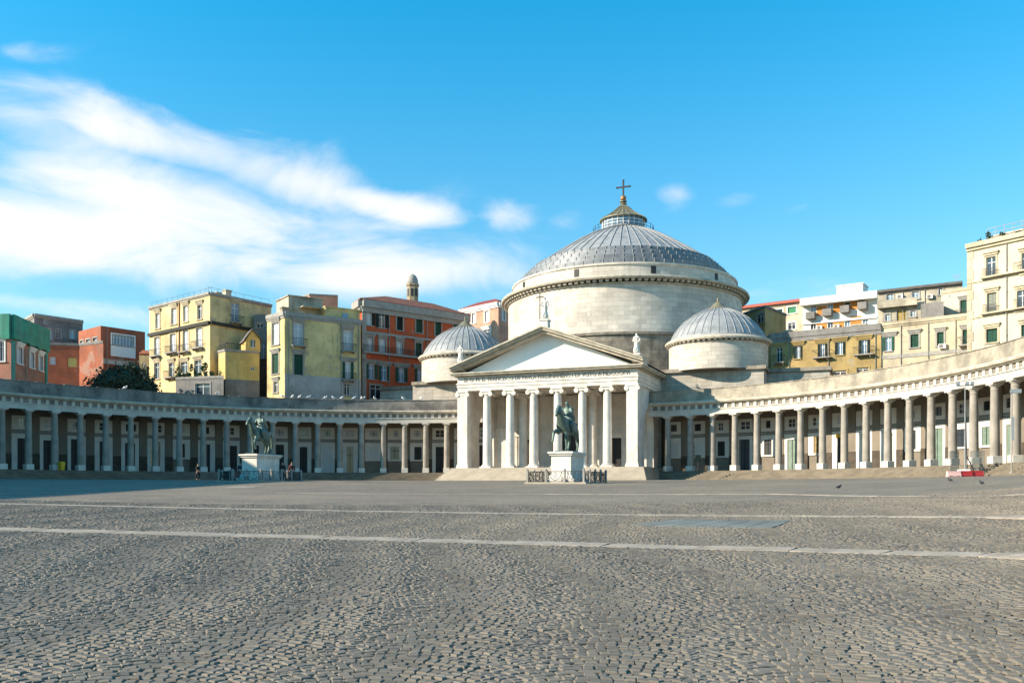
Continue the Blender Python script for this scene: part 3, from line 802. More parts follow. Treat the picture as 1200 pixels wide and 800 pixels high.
cpart(mb, 'raking_cornice', M_CORN)
mb = MB()
mb.loft([[(-HB+.1, v, ZE+.3), (HB-.1, v, ZE+.3), (0, v, AP-.1)] for v in (vt+.66, 60)], 0)
cpart(mb, 'portico_roof', M_FLAT)
# drum and dome
DV = 74.9
mb = MB(); mb.lathe([(18.2, 0), (18.2, 19.6), (18.45, 19.65), (18.45, 20.0), (17.75, 20.05)], (0, DV), 96, 0, False); 
low = cpart(mb, 'lower_drum', M_DARKST)
def round_part(name, prof, c, seg, m, smooth=False):
    """a ring-shaped part whose own origin is on the axis (so its courses run round it)"""
    mb = MB(); mb.lathe(prof, (0, 0), seg, 0, smooth)
    o = mb.build(name, m, church, local=True); o.location = Vector((c[0], c[1], 0))-CO
    ORG[o.name] = Vector((c[0], c[1], 0))
    return o
drum = round_part('drum', [(17.7, 19.9), (17.7, 26.55)], (0, DV), 128, M_DRUM, True)
mb = MB()
mb.lathe([(17.75, 26.5), (17.95, 26.6), (17.95, 26.75)], (0, 0), 128, 0, False)
for i in range(132):
    t = 2*PI*i/132; ca_, sa_ = math.cos(t), math.sin(t)
    p = [(r*ca_-w*sa_, r*sa_+w*ca_) for r, w in ((17.9, -.24), (18.38, -.24), (18.38, .24), (17.9, .24))]
    mb.prism(p, 26.82, 27.15)
mb.lathe([(17.9, 27.15), (18.75, 27.15), (18.85, 27.35), (18.75, 27.55), (16.9, 27.7)], (0, 0), 128, 0, False)
mb.build('cornice', M_CORN, drum, local=True)
mb = MB(); mb.lathe([(16.95, 27.6), (16.95, 29.3), (17.12, 29.35), (17.12, 29.6), (16.3, 29.75)], (0, 0), 128, 0, False); mb.build('attic_ring', M_DRUM, drum, local=True)
for k in range(10):
    t = 2*PI*(k+.3)/10; x, y = 16.97*math.cos(t), 16.97*math.sin(t)
    q = [(x+dx*-math.sin(t)+dn*math.cos(t), y+dx*math.cos(t)+dn*math.sin(t)) for dx, dn in ((-.35, -.1), (.35, -.1), (.35, .03), (-.35, .03))]
    mb = MB(); mb.prism(q, 28.1, 29.1); mb.build('vent', M_BLACK, drum, local=True)
# dome: three stepped lead rings below, ribbed shell above
mb = MB()
mb.lathe([(16.2, 29.7), (16.2, 30.35), (15.55, 30.5), (15.45, 31.15), (14.75, 31.3), (14.6, 31.95), (13.9, 32.1), (13.75, 32.7), (13.2, 32.85)], (0, DV), 96, 0, False)
dome = cpart(mb, 'dome', M_LEADD)
prof = [(13.3, 32.7), (12.2, 33.5), (10.6, 34.6), (9.0, 35.6), (7.2, 36.7), (5.2, 37.75), (3.5, 38.4)]
mb = MB(); mb.lathe(prof, (0, DV), 96, 0, True); cpart(mb, 'lead_shell', M_LEAD, dome)
mb = MB()
for i in range(56):
    t = 2*PI*i/56
    mb.tube([(r*math.cos(t), DV+r*math.sin(t), z+.03) for r, z in prof], .085, 4)
for i in range(72):
    t = 2*PI*i/72
    for r, z in ((16.22, 30.0), (15.5, 30.8), (14.68, 31.6), (13.83, 32.4)):
        mb.tube([(r*math.cos(t), DV+r*math.sin(t), z-.33), (r*math.cos(t), DV+r*math.sin(t), z+.36)], .06, 4)
cpart(mb, 'ribs', M_RIB, dome)
mb = MB(); mb.lathe([(3.45, 38.2), (3.45, 38.5), (3.55, 38.52), (3.55, 38.7)], (0, DV), 32, 0, False); mb.lathe([(3.2, 38.7), (3.2, 40.0)], (0, DV), 24, 1, False)
for i in range(24):
    t = 2*PI*i/24; mb.tube([(3.25*math.cos(t), DV+3.25*math.sin(t), 38.7), (3.25*math.cos(t), DV+3.25*math.sin(t), 40.02)], .06, 4, 2)
for z in (39.1, 39.55): mb.lathe([(3.24, z), (3.28, z), (3.28, z+.07), (3.24, z+.07)], (0, DV), 24, 2, False, False)
cpart(mb, 'lantern', [M_LEAD, M_GLASSB, M_WFRAME], dome)
mb = MB(); mb.lathe([(3.65, 40.0), (3.65, 40.12), (2.6, 40.7), (1.5, 41.5), (.75, 42.2), (.42, 42.5), (.55, 42.7), (.28, 42.8), (.28, 42.95), (.55, 43.0), (.55, 43.1), (.15, 43.2)], (0, DV), 24, 0, False)
for i in range(24):
    t = 2*PI*i/24; mb.tube([(r*math.cos(t), DV+r*math.sin(t), z) for r, z in ((3.65, 40.14), (2.6, 40.75), (1.5, 41.55), (.75, 42.25))], .05, 4)
cpart(mb, 'lantern_roof', M_COPPER, dome)
mb = MB(); mb.ell((0, DV, 43.55), (.46, .46, .46), 16, 10); cpart(mb, 'ball', M_GOLD, dome)
mb = MB(); mb.box(-.11, .11, DV-.11, DV+.11, 43.9, 46.25); mb.box(-1.0, 1.0, DV-.10, DV+.10, 45.2, 45.4)
for x, z in ((-1.02, 45.3), (1.02, 45.3), (0, 46.3)): mb.ell((x, DV, z), (.17, .14, .17), 8, 6)
cpart(mb, 'cross', M_IRON, dome)
mb = MB()
for i in range(28):
    t = 2*PI*i/28; mb.tube([(4.6*math.cos(t), DV+4.6*math.sin(t), 37.9), (4.6*math.cos(t), DV+4.6*math.sin(t), 38.95)], .035, 4)
for z in (38.45, 38.95): mb.tube([(4.6*math.cos(2*PI*i/40), DV+4.6*math.sin(2*PI*i/40), z) for i in range(41)], .03, 4)
cpart(mb, 'railing', M_IRON, dome)
# side chapels on their wings
CV, CU, CR = 55.1, 17.6, 6.15
for s in (-1, 1):
    c = (s*CU, CV)
    mb = MB(); x0, x1 = sorted((s*(E0+.02), s*23.7)); mb.box(x0, x1, 50.9, 62, 9.32, 13.3)
    x2, x3 = sorted((s*23.72, s*31)); mb.box(x2, x3, 54.5, 64, 9.32, 13.25)
    wg = cpart(mb, 'wing', M_WING)
    mb = MB(); mb.box(x0-.0, x1+.3*(s > 0), 50.5, 62.2, 13.303, 13.75); mb.box(x2, x3+.2, 54.2, 64.2, 13.253, 13.7)
    cpart(mb, 'coping', M_DARKST, wg)
    cdrum = round_part('chapel_drum', [(CR-.03, 13.5), (CR-.03, 16.75)], c, 64, M_CDRUM, True)
    mb = MB(); mb.lathe([(CR, 16.7), (CR+.12, 16.8)], (0, 0), 64, 0, False)
    for i in range(60):
        t = 2*PI*i/60; ca_, sa_ = math.cos(t), math.sin(t)
        mb.prism([(r*ca_-w*sa_, r*sa_+w*ca_) for r, w in ((CR, -.18), (CR+.28, -.18), (CR+.28, .18), (CR, .18))], 16.84, 17.0)
    mb.lathe([(CR, 17.0), (CR+.42, 17.0), (CR+.48, 17.2), (CR+.3, 17.4), (CR-.25, 17.6)], (0, 0), 64, 0, False)
    mb.build('cornice', M_CORN, cdrum, local=True)
    pr = [(CR-.2, 17.5), (CR-.25, 17.75), (5.5, 18.5), (4.9, 19.3), (4.1, 20.1), (3.1, 20.8), (2.0, 21.35), (1.6, 21.5)]
    mb = MB(); mb.lathe(pr, c, 64, 0, True); cdome = cpart(mb, 'chapel_dome', M_LEAD)
    mb = MB()
    for i in range(36):
        t = 2*PI*i/36; mb.tube([(c[0]+r*math.cos(t), c[1]+r*math.sin(t), z+.02) for r, z in pr[1:]], .055, 4)
    cpart(mb, 'ribs', M_RIB, cdome)
    mb = MB(); mb.lathe([(1.75, 21.4), (1.75, 21.5), (.95, 21.9), (.4, 22.45), (.12, 22.6), (.12, 22.8)], c, 20, 0, False); mb.ell((c[0], c[1], 22.9), (.16, .16, .2), 8, 6)
    cpart(mb, 'cap', M_COPPER, cdome)
mb = MB(); mb.box(-E0+.03, E0-.03, 51.22, 60, 0, ZE+.25); cpart(mb, 'nave_wall', M_WING)

# ------------------------------------------------------------------ statues on the pediment
def robed(h, arm):
    s = h/2.5
    V = [(0, 0, 1.25, .3), (0, 0, .7, .34), (0, .02, .05, .36), (0, 0, 1.6, .28), (0, 0, 1.95, .27), (0, 0, 2.12, .1), (0, -.02, 2.28, .14), (0, -.02, 2.42, .1),
         (.3, 0, 1.92, .12), (.4, -.08, 1.5, .1), (.22 if not arm else .5, -.32, 1.35 if not arm else 1.45, .075),
         (-.3, 0, 1.92, .12), (-.38, -.1, 1.5, .1), (-.1, -.34, 1.5, .075), (.1, -.1, .06, .3), (-.15, .25, 1.2, .16)]
    Ed = [(0, 1), (1, 2), (0, 3), (3, 4), (4, 5), (5, 6), (6, 7), (4, 8), (8, 9), (9, 10), (4, 11), (11, 12), (12, 13), (1, 14), (3, 15)]
    return [(x*s, y*s, z*s, r*s) for x, y, z, r in V], Ed
def roof_statue(label, u, v, z, pw, ph, h, cross=False):
    t = thing('roof_statue', label, 'statue', (u, v, z))
    mb = MB(); mb.box(-pw*.5, pw*.5, -pw*.5, pw*.5, 0, ph*.82); mb.bbox(-pw*.6, pw*.6, -pw*.6, pw*.6, ph*.82, ph, .03); mb.build('pedestal', M_MARBLE, t, local=True)
    V, Ed = robed(h, cross)
    skin('figure', V, Ed, M_MARBLE, t, (0, 0, ph-.03), 0)
    if cross:
        mb = MB(); mb.tube([(-.52, -.3, ph), (-.52, -.3, ph+3.2)], .06, 6); mb.tube([(-1.0, -.3, ph+2.65), (-.04, -.3, ph+2.65)], .06, 6); mb.build('cross', M_IRON, t, local=True)
    return t
roof_statue('robed stone statue holding a tall cross at the peak of the pediment', 0, VF-.3, AP-.1, 1.0, .95, 2.75, True)
roof_statue('stone statue on the left corner of the pediment, in front of the chapel dome', -HB+1.0, VF-.2, ZE+.35, .9, .9, 2.45)
roof_statue('stone statue on the right corner of the pediment, against the dark drum', HB-1.0, VF-.2, ZE+.35, .9, .9, 2.45)

# ------------------------------------------------------------------ equestrian statues and their railings
def horse_rider(raised):
    # x sideways, y forward
    V = [(0, -.75, 1.48, .37), (0, -.15, 1.40, .40), (0, .45, 1.46, .38), (0, .82, 1.80, .27), (0, 1.0, 2.12, .2), (0, 1.12, 2.4, .16), (0, 1.36, 2.2, .135), (0, 1.5, 1.94, .09)]
    Ed = [(0, 1), (1, 2), (2, 3), (3, 4), (4, 5), (5, 6), (6, 7)]
    def ch(base, pts):
        p = base
        for q in pts:
            V.append(q); Ed.append((p, len(V)-1)); p = len(V)-1
    for x in (-.08, .08): ch(5, [(x, 1.1, 2.6, .035)])
    ch(0, [(0, -1.08, 1.6, .11), (0, -1.32, 1.25, .13), (0, -1.38, .75, .12), (0, -1.3, .35, .04)])
    sup = [(.2, .52, 1.12, .16), (.2, .54, .66, .095), (.2, .52, .2, .065), (.2, .6, .05, .085)]
    r1 = [(-.2, .68, 1.2, .17), (-.26, 1.22, 1.08, .10), (-.26, 1.34, .66, .065), (-.26, 1.42, .5, .08)]
    r0 = [(-.2, .6, 1.15, .16), (-.22, .92, .86, .095), (-.22, .80, .45, .06), (-.22, .78, .3, .075)]
    ch(2, sup); ch(2, r1 if raised else r0)
    ch(0, [(.23, -.62, 1.08, .2), (.23, -.98, .64, .095), (.23, -.92, .2, .065), (.23, -.82, .05, .085)])
    ch(0, [(-.23, -.55, 1.08, .2), (-.23, -.78, .62, .095), (-.23, -.62, .2, .065), (-.23, -.52, .05, .085)])
    H = (V, Ed)
    V = [(0, -.08, 1.9, .21), (0, -.06, 2.15, .18), (0, -.02, 2.42, .22), (0, .0, 2.64, .085), (0, .03, 2.78, .125), (0, .03, 2.9, .09)]
    Ed = [(0, 1), (1, 2), (2, 3), (3, 4), (4, 5)]
    for s in (-1, 1):
        ch_pts = [(s*.25, -.02, 2.5, .1), (s*.34, .1, 2.2, .08), ((s*.16, .45, 2.16, .055) if s > 0 or not raised else (s*.2, .6, 2.35, .055))]
        p = 2
        for q in ch_pts: V.append(q); Ed.append((p, len(V)-1)); p = len(V)-1
        p = 0
        for q in [(s*.24, .05, 1.84, .16), (s*.43, .34, 1.55, .13), (s*.44, .16, 1.1, .08), (s*.45, .36, 1.02, .055)]: V.append(q); Ed.append((p, len(V)-1)); p = len(V)-1
    p = 2
    for q in [(0, -.3, 2.3, .22), (0, -.5, 1.95, .26), (0, -.68, 1.75, .22)]: V.append(q); Ed.append((p, len(V)-1)); p = len(V)-1
    return H, (V, Ed)
def equestrian(label, u, v, raised):
    z = float(gz(u, v))+.12
    t = thing('equestrian_statue', label, 'statue', (u, v, z))
    hx, hy, hp = .78, 1.6, 2.25
    mb = MB(); mb.box(-hx-.35, hx+.35, -hy-.35, hy+.35, -.3, .2); mb.bbox(-hx-.15, hx+.15, -hy-.15, hy+.15, .2, .5, .08); mb.box(-hx, hx, -hy, hy, .5, hp-.28)
    pd = mb.build('pedestal', M_MARBLE, t, local=True)
    mb = MB(); mb.bbox(-hx-.12, hx+.12, -hy-.12, hy+.12, hp-.28, hp-.14, .02); mb.bbox(-hx-.22, hx+.22, -hy-.22, hy+.22, hp-.14, hp, .02); mb.build('cap', M_MARBLE, pd, local=True)
    mb = MB(); mb.bbox(-.55, .55, -1.5, 1.5, hp, hp+.08, .02); mb.build('bronze_base', M_BRONZE, t, local=True)
    H, Rd = horse_rider(raised)
    if raised:
        H, Rd = [([(-x, y, q, r) for x, y, q, r in VV_], EE_) for VV_, EE_ in (H, Rd)]
    sc = 1.33 if raised else 1.24; yaw = PI-(.12 if raised else 0)
    skin('horse', H[0], H[1], M_BRONZE, t, (0, -.1, hp+.04), yaw, sc)
    skin('rider', Rd[0], Rd[1], M_BRONZE, t, (0, -.1, hp+.04), yaw, sc)
    mb = MB(); mb.loft([[(x*sc, -y*sc-.1, hp+.04+zz*sc) for x, y, zz in r] for r in ([(-.44, -.3, 1.55), (-.44, .3, 1.6), (-.2, .3, 1.86), (.2, .3, 1.86), (.44, .3, 1.6), (.44, -.3, 1.55), (.2, -.3, 1.84), (-.2, -.3, 1.84)],
                                                                  [(-.43, -.3, 1.6), (-.43, .3, 1.65), (-.2, .3, 1.9), (.2, .3, 1.9), (.43, .3, 1.65), (.43, -.3, 1.6), (.2, -.3, 1.88), (-.2, -.3, 1.88)])], 0)
    o = mb.build('saddle_cloth', M_BRONZE, t, local=True); o.rotation_euler = (0, 0, yaw-PI)
    return t
SU, SV_ = 14.3, 5.0
equestrian('green bronze horse and rider on a white pedestal before the left colonnade, in shade', -SU, SV_, False)
equestrian('green bronze horse and rider on a sunlit pedestal in front of the portico columns', SU, SV_, True)
def railing(label, u, v):
    z = float(gz(u, v))
    t = thing('iron_railing', label, 'railing', (u, v, z), group='railings around the rider statues')
    hx, hy = 2.2, 2.9
    mb0 = MB(); mb0.box(-hx-.2, hx+.2, -hy-.2, hy+.2, -.4, .06); mb0.build('base_slab', M_STEP, t, local=True)
    corners = [(-hx, -hy), (hx, -hy), (hx, hy), (-hx, hy)]
    post_src = None
    for k in range(4):
        A = Vector(corners[k]+(0,)); B = Vector(corners[(k+1) % 4]+(0,)); n = 3 if k % 2 == 0 else 4
        d = (B-A)/n
        for i in range(n):
            p = A+d*i
            if post_src is None:
                mb = MB(); mb.box(-.07, .07, -.07, .07, .06, .92); mb.lathe([(.1, .92), (.1, .98), (.03, 1.08)], seg=8)
                post_src = mb.build('post', M_GREYST, t, tuple(p), local=True)
            else: inst(post_src, t, tuple(p), 0)
            e0 = p+d*.06; e1 = p+d*.94; w = (e1-e0).length; dx = (e1-e0)/w
            mb = MB()
            P = lambda s_, zz: tuple(e0+dx*s_+Vector((0, 0, zz)))
            mb.tube([P(0, .85), P(w, .85)], .028, 5); mb.tube([P(0, .12), P(w, .12)], .028, 5)
            # hanging half ring with a roundel, and end scrolls
            mb.tube([P(w/2+.46*math.cos(q), .80+.58*math.sin(q)) for q in np.linspace(PI, 2*PI, 13)], .03, 5)
            mb.tube([P(w/2+.3*math.cos(q), .80+.38*math.sin(q)) for q in np.linspace(PI, 2*PI, 11)], .02, 5)
            mb.tube([P(w/2+.11*math.cos(q), .66+.11*math.sin(q)) for q in np.linspace(0, 2*PI, 10)], .025, 5)
            for s_ in (.12, w-.12):
                mb.tube([P(s_+.08*math.cos(q), .3+.14*math.sin(q)) for q in np.linspace(0, 2*PI, 9)], .022, 4)
                mb.tube([P(s_, .12), P(s_, .85)], .02, 4)
            mb.build('scroll_panel', M_IRON, t, local=True)
    return t
railing('scrolled iron railing round the shaded rider statue on the left', -SU, SV_)
railing('scrolled iron railing round the sunlit rider statue before the portico', SU, SV_)

# ------------------------------------------------------------------ buildings behind
def lin(A, B, t): return (A[0]+(B[0]-A[0])*t, A[1]+(B[1]-A[1])*t)
class Face:
    """a wall seen between two picture columns pa (left) and pb (right) at distances ya and yb"""
    def __init__(s, pa, ya, pb, yb):
        s.pa, s.ya, s.pb, s.yb = pa, ya, pb, yb
        s.A = at(pa, ya); s.B = at(pb, yb); s.L = math.hypot(s.B[0]-s.A[0], s.B[1]-s.A[1])
    def s_of(s, px):
        k = (px-600)/F; Xa = (s.pa-600)/F*s.ya; Xb = (s.pb-600)/F*s.yb
        t = (k*s.ya-Xa)/((Xb-Xa)-k*(s.yb-s.ya))
        return t*s.L
    def Y(s, sv_): return s.ya+(s.yb-s.ya)*sv_/s.L
    def rect(s, x0, y0, x1, y1):
        a_, b_ = s.s_of(x0), s.s_of(x1); ym = s.Y((a_+b_)/2)
        return (a_, b_, zy(y1, ym), zy(y0, ym))
    def pt(s, sv_, n=0.0):
        t = (s.B[0]-s.A[0])/s.L, (s.B[1]-s.A[1])/s.L
        return (s.A[0]+t[0]*sv_+t[1]*n, s.A[1]+t[1]*sv_-t[0]*n)
def wall_grid(mb, fc_, z0, z1, rects, dep=.28, m=0):
    S = sorted(set([0, fc_.L]+[q for r in rects for q in r[:2]])); Z = sorted(set([z0, z1]+[q for r in rects for q in r[2:]]))
    for i in range(len(S)-1):
        for j in range(len(Z)-1):
            cs, cz = (S[i]+S[i+1])/2, (Z[j]+Z[j+1])/2
            if any(r[0] < cs < r[1] and r[2] < cz < r[3] for r in rects): continue
            p, q = fc_.pt(S[i]), fc_.pt(S[i+1])
            mb.add([p+(Z[j],), q+(Z[j],), q+(Z[j+1],), p+(Z[j+1],)], [(0, 1, 2, 3)], m)
    for a_, b_, za, zb in rects:
        p, q, pi_, qi = fc_.pt(a_), fc_.pt(b_), fc_.pt(a_, -dep), fc_.pt(b_, -dep)
        o4 = [p+(za,), q+(za,), q+(zb,), p+(zb,)]; i4 = [pi_+(za,), qi+(za,), qi+(zb,), pi_+(zb,)]
        mb.add(o4+i4, [(0, 1, 5, 4), (1, 2, 6, 5), (2, 3, 7, 6), (3, 0, 4, 7), (4, 5, 6, 7)], m)
def fbar(mb, fc_, s0, s1, n0, n1, z0, z1, m=0):
    mb.obar(fc_.pt(s0), fc_.pt(s1), n0, n1, z0, z1, m)
def window(root, fc_, r, style, trim=None, lintel=True, balcony=False, shut=None, rnd=random):
    """pane set back in the wall opening; frame, shutters, moulding as sub-parts; balcony as a part"""
    a_, b_, za, zb = r; w = b_-a_
    pane = {'glass': M_GLASS, 'blue': M_GLASSB, 'white': M_CURT, 'dark': M_BLACK, 'shut': shut or M_GSHUT, 'half': M_GLASS, 'halfw': M_CURT, 'halfb': M_GLASSB}[style]
    mb = MB(); fbar(mb, fc_, a_, b_, -.26, -.2, za, zb)
    if style == 'shut':
        for k in range(int((zb-za)/.16)): fbar(mb, fc_, a_+.05, (a_+b_)/2-.02, -.2, -.16, za+.05+k*.16, za+.15+k*.16); fbar(mb, fc_, (a_+b_)/2+.02, b_-.05, -.2, -.16, za+.05+k*.16, za+.15+k*.16)
    wn = mb.build('window', pane, root)
    if style != 'shut':
        mb = MB(); t = .07
        fbar(mb, fc_, a_, a_+t, -.2, -.14, za, zb); fbar(mb, fc_, b_-t, b_, -.2, -.14, za, zb); fbar(mb, fc_, a_+t, b_-t, -.2, -.14, zb-t, zb); fbar(mb, fc_, a_+t, b_-t, -.2, -.14, za, za+t)
        fbar(mb, fc_, (a_+b_)/2-t*.6, (a_+b_)/2+t*.6, -.2, -.145, za+t, zb-t)
        zt = zb-(zb-za)*.28; fbar(mb, fc_, a_+t, b_-t, -.2, -.147, zt, zt+t*.8)
        mb.build('frame', M_WFRAME, wn)
    if style.startswith('half'):
        for s0, s1 in ((a_-w*.5, a_-.03), (b_+.03, b_+w*.5)):
            mb = MB(); fbar(mb, fc_, s0, s1, .02, .07, za, zb)
            for k in range(int((zb-za)/.2)): fbar(mb, fc_, s0+.05, s1-.05, .07, .085, za+.06+k*.2, za+.17+k*.2)
            mb.build('shutter', shut or M_GSHUT, wn)
    if trim is not None:
        mb = MB(); t = .2; e = w*.5+.05 if style.startswith('half') else 0
        if not style.startswith('half'):
            fbar(mb, fc_, a_-t, a_, 0.003, .06, za, zb); fbar(mb, fc_, b_, b_+t, 0.003, .06, za, zb)
        fbar(mb, fc_, a_-t-e, b_+t+e, 0.003, .065, zb, zb+t)
        if lintel: fbar(mb, fc_, a_-t*1.9-e, b_+t*1.9+e, 0.003, .3, zb+t+.25, zb+t+.42); fbar(mb, fc_, a_-t*1.4-e, b_+t*1.4+e, 0.003, .18, zb+t, zb+t+.25)
        mb.build('moulding', trim, wn)
        if not balcony: mb = MB(); fbar(mb, fc_, a_-t*1.2, b_+t*1.2, 0.003, .16, za-.14, za-.002); mb.build('sill', trim, wn)
    if balcony:
        e = .4 if balcony is True else balcony
        mb = MB(); fbar(mb, fc_, a_-e, b_+e, .004, .75, za-.16, za-.02); fbar(mb, fc_, a_-e*.6, a_-e*.6+.14, .004, .5, za-.4, za-.16); fbar(mb, fc_, b_+e*.6-.14, b_+e*.6, .004, .5, za-.4, za-.16)
        bl = mb.build('balcony', M_GREYST, root)
        mb = MB(); fbar(mb, fc_, a_-e, b_+e, .69, .73, za+.92, za+.97)
        for s0 in (a_-e, b_+e-.04): fbar(mb, fc_, s0, s0+.04, .01, .69, za+.92, za+.97)
        nn = max(4, int((w+2*e)/.16))
        for i in range(nn+1):
            s0 = a_-e+(w+2*e-.025)*i/nn; fbar(mb, fc_, s0, s0+.025, .70, .725, za-.02, za+.92)
        mb.build('railing', M_IRON, bl)
    return wn
def building(name, label, cat, pts, ytop, wall, wins=(), trim=None, depth=12, cornice=None, roof='flat', roofm=None, roofh=1.6, z0=0.0, refc=0, cproj=.3, ch=.35, over=.5):
    """pts: visible wall corners left to right as (picture column, distance); ytop: picture row of the eaves at corner refc.
       wins: (face index, x0, y0, x1, y1, style, options)"""
    faces = [Face(pts[i][0], pts[i][1], pts[i+1][0], pts[i+1][1]) for i in range(len(pts)-1)]
    z1 = zy(ytop, pts[refc][1])
    P = [at(*p) for p in pts]
    c0 = np.mean(np.array(P), axis=0)
    aw = np.array([c0[0]-CAM[0], c0[1]-CAM[1]]); aw /= np.linalg.norm(aw)
    foot = P+[(P[-1][0]+aw[0]*depth, P[-1][1]+aw[1]*depth), (P[0][0]+aw[0]*depth, P[0][1]+aw[1]*depth)]
    root = thing(name, label, cat, (float(np.mean([p[0] for p in foot])), float(np.mean([p[1] for p in foot])), z0))
    mb = MB(); per = {}
    for w in wins:
        per.setdefault(w[0], []).append((faces[w[0]].rect(*w[1:5]), w[5], w[6] if len(w) > 6 else {}))
    for i, f in enumerate(faces):
        wall_grid(mb, f, z0, z1, [x[0] for x in per.get(i, [])])
    n = len(P)
    for i in range(n-1, len(foot)):
        A = foot[i]; B = foot[(i+1) % len(foot)]
        mb.add([A+(z0,), B+(z0,), B+(z1,), A+(z1,)], [(0, 1, 2, 3)])
    mb.add([p+(z1,) for p in foot], [tuple(range(len(foot)))])
    mb.build('wall', wall, root)
    for i, f in enumerate(faces):
        for r, st, op in per.get(i, []):
            window(root, f, r, st, op.get('trim', trim), op.get('lintel', True), op.get('bal', False), op.get('shut'))
    if cornice is not None:
        mb = MB()
        for f in faces: fbar(mb, f, -.0, f.L, .003, cproj, z1-ch, z1+.12); fbar(mb, f, 0, f.L, .003, cproj*.5, z1-ch*1.8, z1-ch)
        mb.build('cornice', cornice, root)
    if roof == 'tile':
        cx_, cy_ = np.mean(np.array(foot), axis=0)
        def off(k, z): return [(cx_+(p[0]-cx_)*k, cy_+(p[1]-cy_)*k, z) for p in foot]
        mb = MB(); mb.loft([off(1.0+over/10, z1+.14), off(1.0+over/10, z1+.3), off(.45, z1+.3+roofh)], 0); mb.build('roof', roofm or M_TILE, root)
    root['_z1'] = z1
    return root, faces, z1
def rclean(*rs):
    for r in rs:
        if '_z1' in r: del r['_z1']

P_CREAM = plaster('cream_plaster', (.74, .565, .28), .45); P_OLIVE = plaster('olive_plaster', (.70, .54, .25), .5, .25, .55); P_YEL = plaster('yellow_plaster', (.62, .44, .15), .3)
P_RED = plaster('red_plaster', (.52, .09, .025), .4, .25, .4); P_SALM = plaster('salmon_plaster', (.60, .31, .21), .15); P_BRICK = plaster('brick_red_plaster', (.38, .105, .05), .4, .3, .4)
P_ROSE = plaster('rose_plaster', (.40, .17, .115), .3); P_OCHRE = plaster('ochre_plaster', (.42, .30, .12), .5, .3, .5, (.2, .15, .07)); P_BEIGE = plaster('beige_plaster', (.55, .46, .32), .4)
P_WHITE = plaster('white_render', (.76, .74, .69), .1, .08, .15); P_SHAB = plaster('shabby_plaster', (.50, .44, .34), .6, .3, .6); P_PAL = plaster('palazzo_plaster', (.60, .51, .375), .25, .12, .25, (.4, .34, .25))
P_ORNG = plaster('orange_panel', (.62, .24, .05), .1); M_NET = mat('green_netting', (.02, .27, .18), .8, noise=.35, nscale=.8, col2=(.02, .17, .12), bump=.4, bscale=3, streak=.3, stain_col=(.01, .08, .06))
P_TEAL = plaster('teal_paint', (.05, .30, .24), .15)

# ---- left side
b1, f1_, z1_ = building('rose_building', 'rose building with green netting over its top floor, at the left edge', 'building',
    [(-60, 113), (13, 112), (55, 123)], 369, P_ROSE, [(0, -38, 400, -30, 424, 'glass'), (0, -14, 400, -6, 424, 'glass'), (0, -1, 400, 5, 423, 'glass'),
     (1, 20, 407, 26, 426, 'halfw' if 0 else 'white'), (1, 35, 413, 40, 431, 'white'), (1, 45.5, 417, 50, 434, 'white')], P_WHITE, depth=14, refc=1)
mb = MB()
for f, e in ((f1_[0], 0), (f1_[1], 0)):
    n = int(f.L/.9)
    for i in range(n):
        w0, w1 = f.L*i/n, f.L*(i+1)/n
        a0 = .35+.06*math.sin(i*1.7); a1 = .35+.06*math.sin((i+1)*1.7)
        p0, p1, q0, q1 = f.pt(w0, a0), f.pt(w1, a1), f.pt(w0, .05), f.pt(w1, .05)
        zb = z1_-2.9+.1*math.sin(i*2.1)
        mb.loft([[p0+(zb,), p1+(zb,), q1+(zb,), q0+(zb,)], [p0+(z1_+.1,), p1+(z1_+.1,), q1+(z1_+.1,), q0+(z1_+.1,)]])
mb.build('green_netting', M_NET, b1)
mb = MB(); fbar(mb, f1_[1], .02, .9, .01, .14, 0, z1_-3.05); fbar(mb, f1_[1], f1_[1].L-.6, f1_[1].L-.02, .01, .14, 0, z1_-3.05); mb.build('pilasters', P_TEAL, b1)
b2, _, _ = building('grey_building', 'weathered grey building behind the green netting and red block', 'building', [(25, 174), (40, 166), (97, 173)], 368, M_CONC,
    [(1, 50, 385, 61, 398, 'white', {'lintel': False}), (1, 82, 387, 88, 397, 'blue', {'lintel': False}), (1, 66, 386, 71, 396, 'dark', {'lintel': False}), (1, 52, 374, 54.5, 380, 'white', {'lintel': False})], M_GREYST, depth=10, cornice=M_GREYST, refc=1)
b3, f3, _ = building('red_block', 'red block with one wide white-framed window, behind the dark tree', 'building', [(92, 164), (118, 158), (170, 164.5)], 381.5, P_BRICK,
    [(0, 94, 399, 98, 406, 'glass', {'lintel': False}), (0, 101, 397.5, 106, 407, 'glass', {'lintel': False}), (0, 109, 395.5, 114, 407, 'glass', {'lintel': False}), (1, 131, 393, 157.5, 405, 'blue', {'lintel': False}), (1, 121, 422.5, 156, 427, 'white', {'lintel': False})], M_GREYST, depth=12, refc=1)
mb = MB(); r = f3[1].rect(129.5, 391.5, 158.5, 418.5); s0, s1, za, zb = r; zm = f3[1].rect(130, 406, 158, 406.2)[2]
fbar(mb, f3[1], s0, s1, .005, .09, za, zm); fbar(mb, f3[1], s0, s0+.25, .005, .1, zm, zb); fbar(mb, f3[1], s1-.25, s1, .005, .1, zm, zb); fbar(mb, f3[1], s0+.25, s1-.25, .005, .1, zb-.2, zb)
for i in range(1, 8): fbar(mb, f3[1], s0+(s1-s0)*i/8-.05, s0+(s1-s0)*i/8+.05, -.1, -.02, zm, zb-.2)
mb.build('window_surround', M_WFRAME, b3)
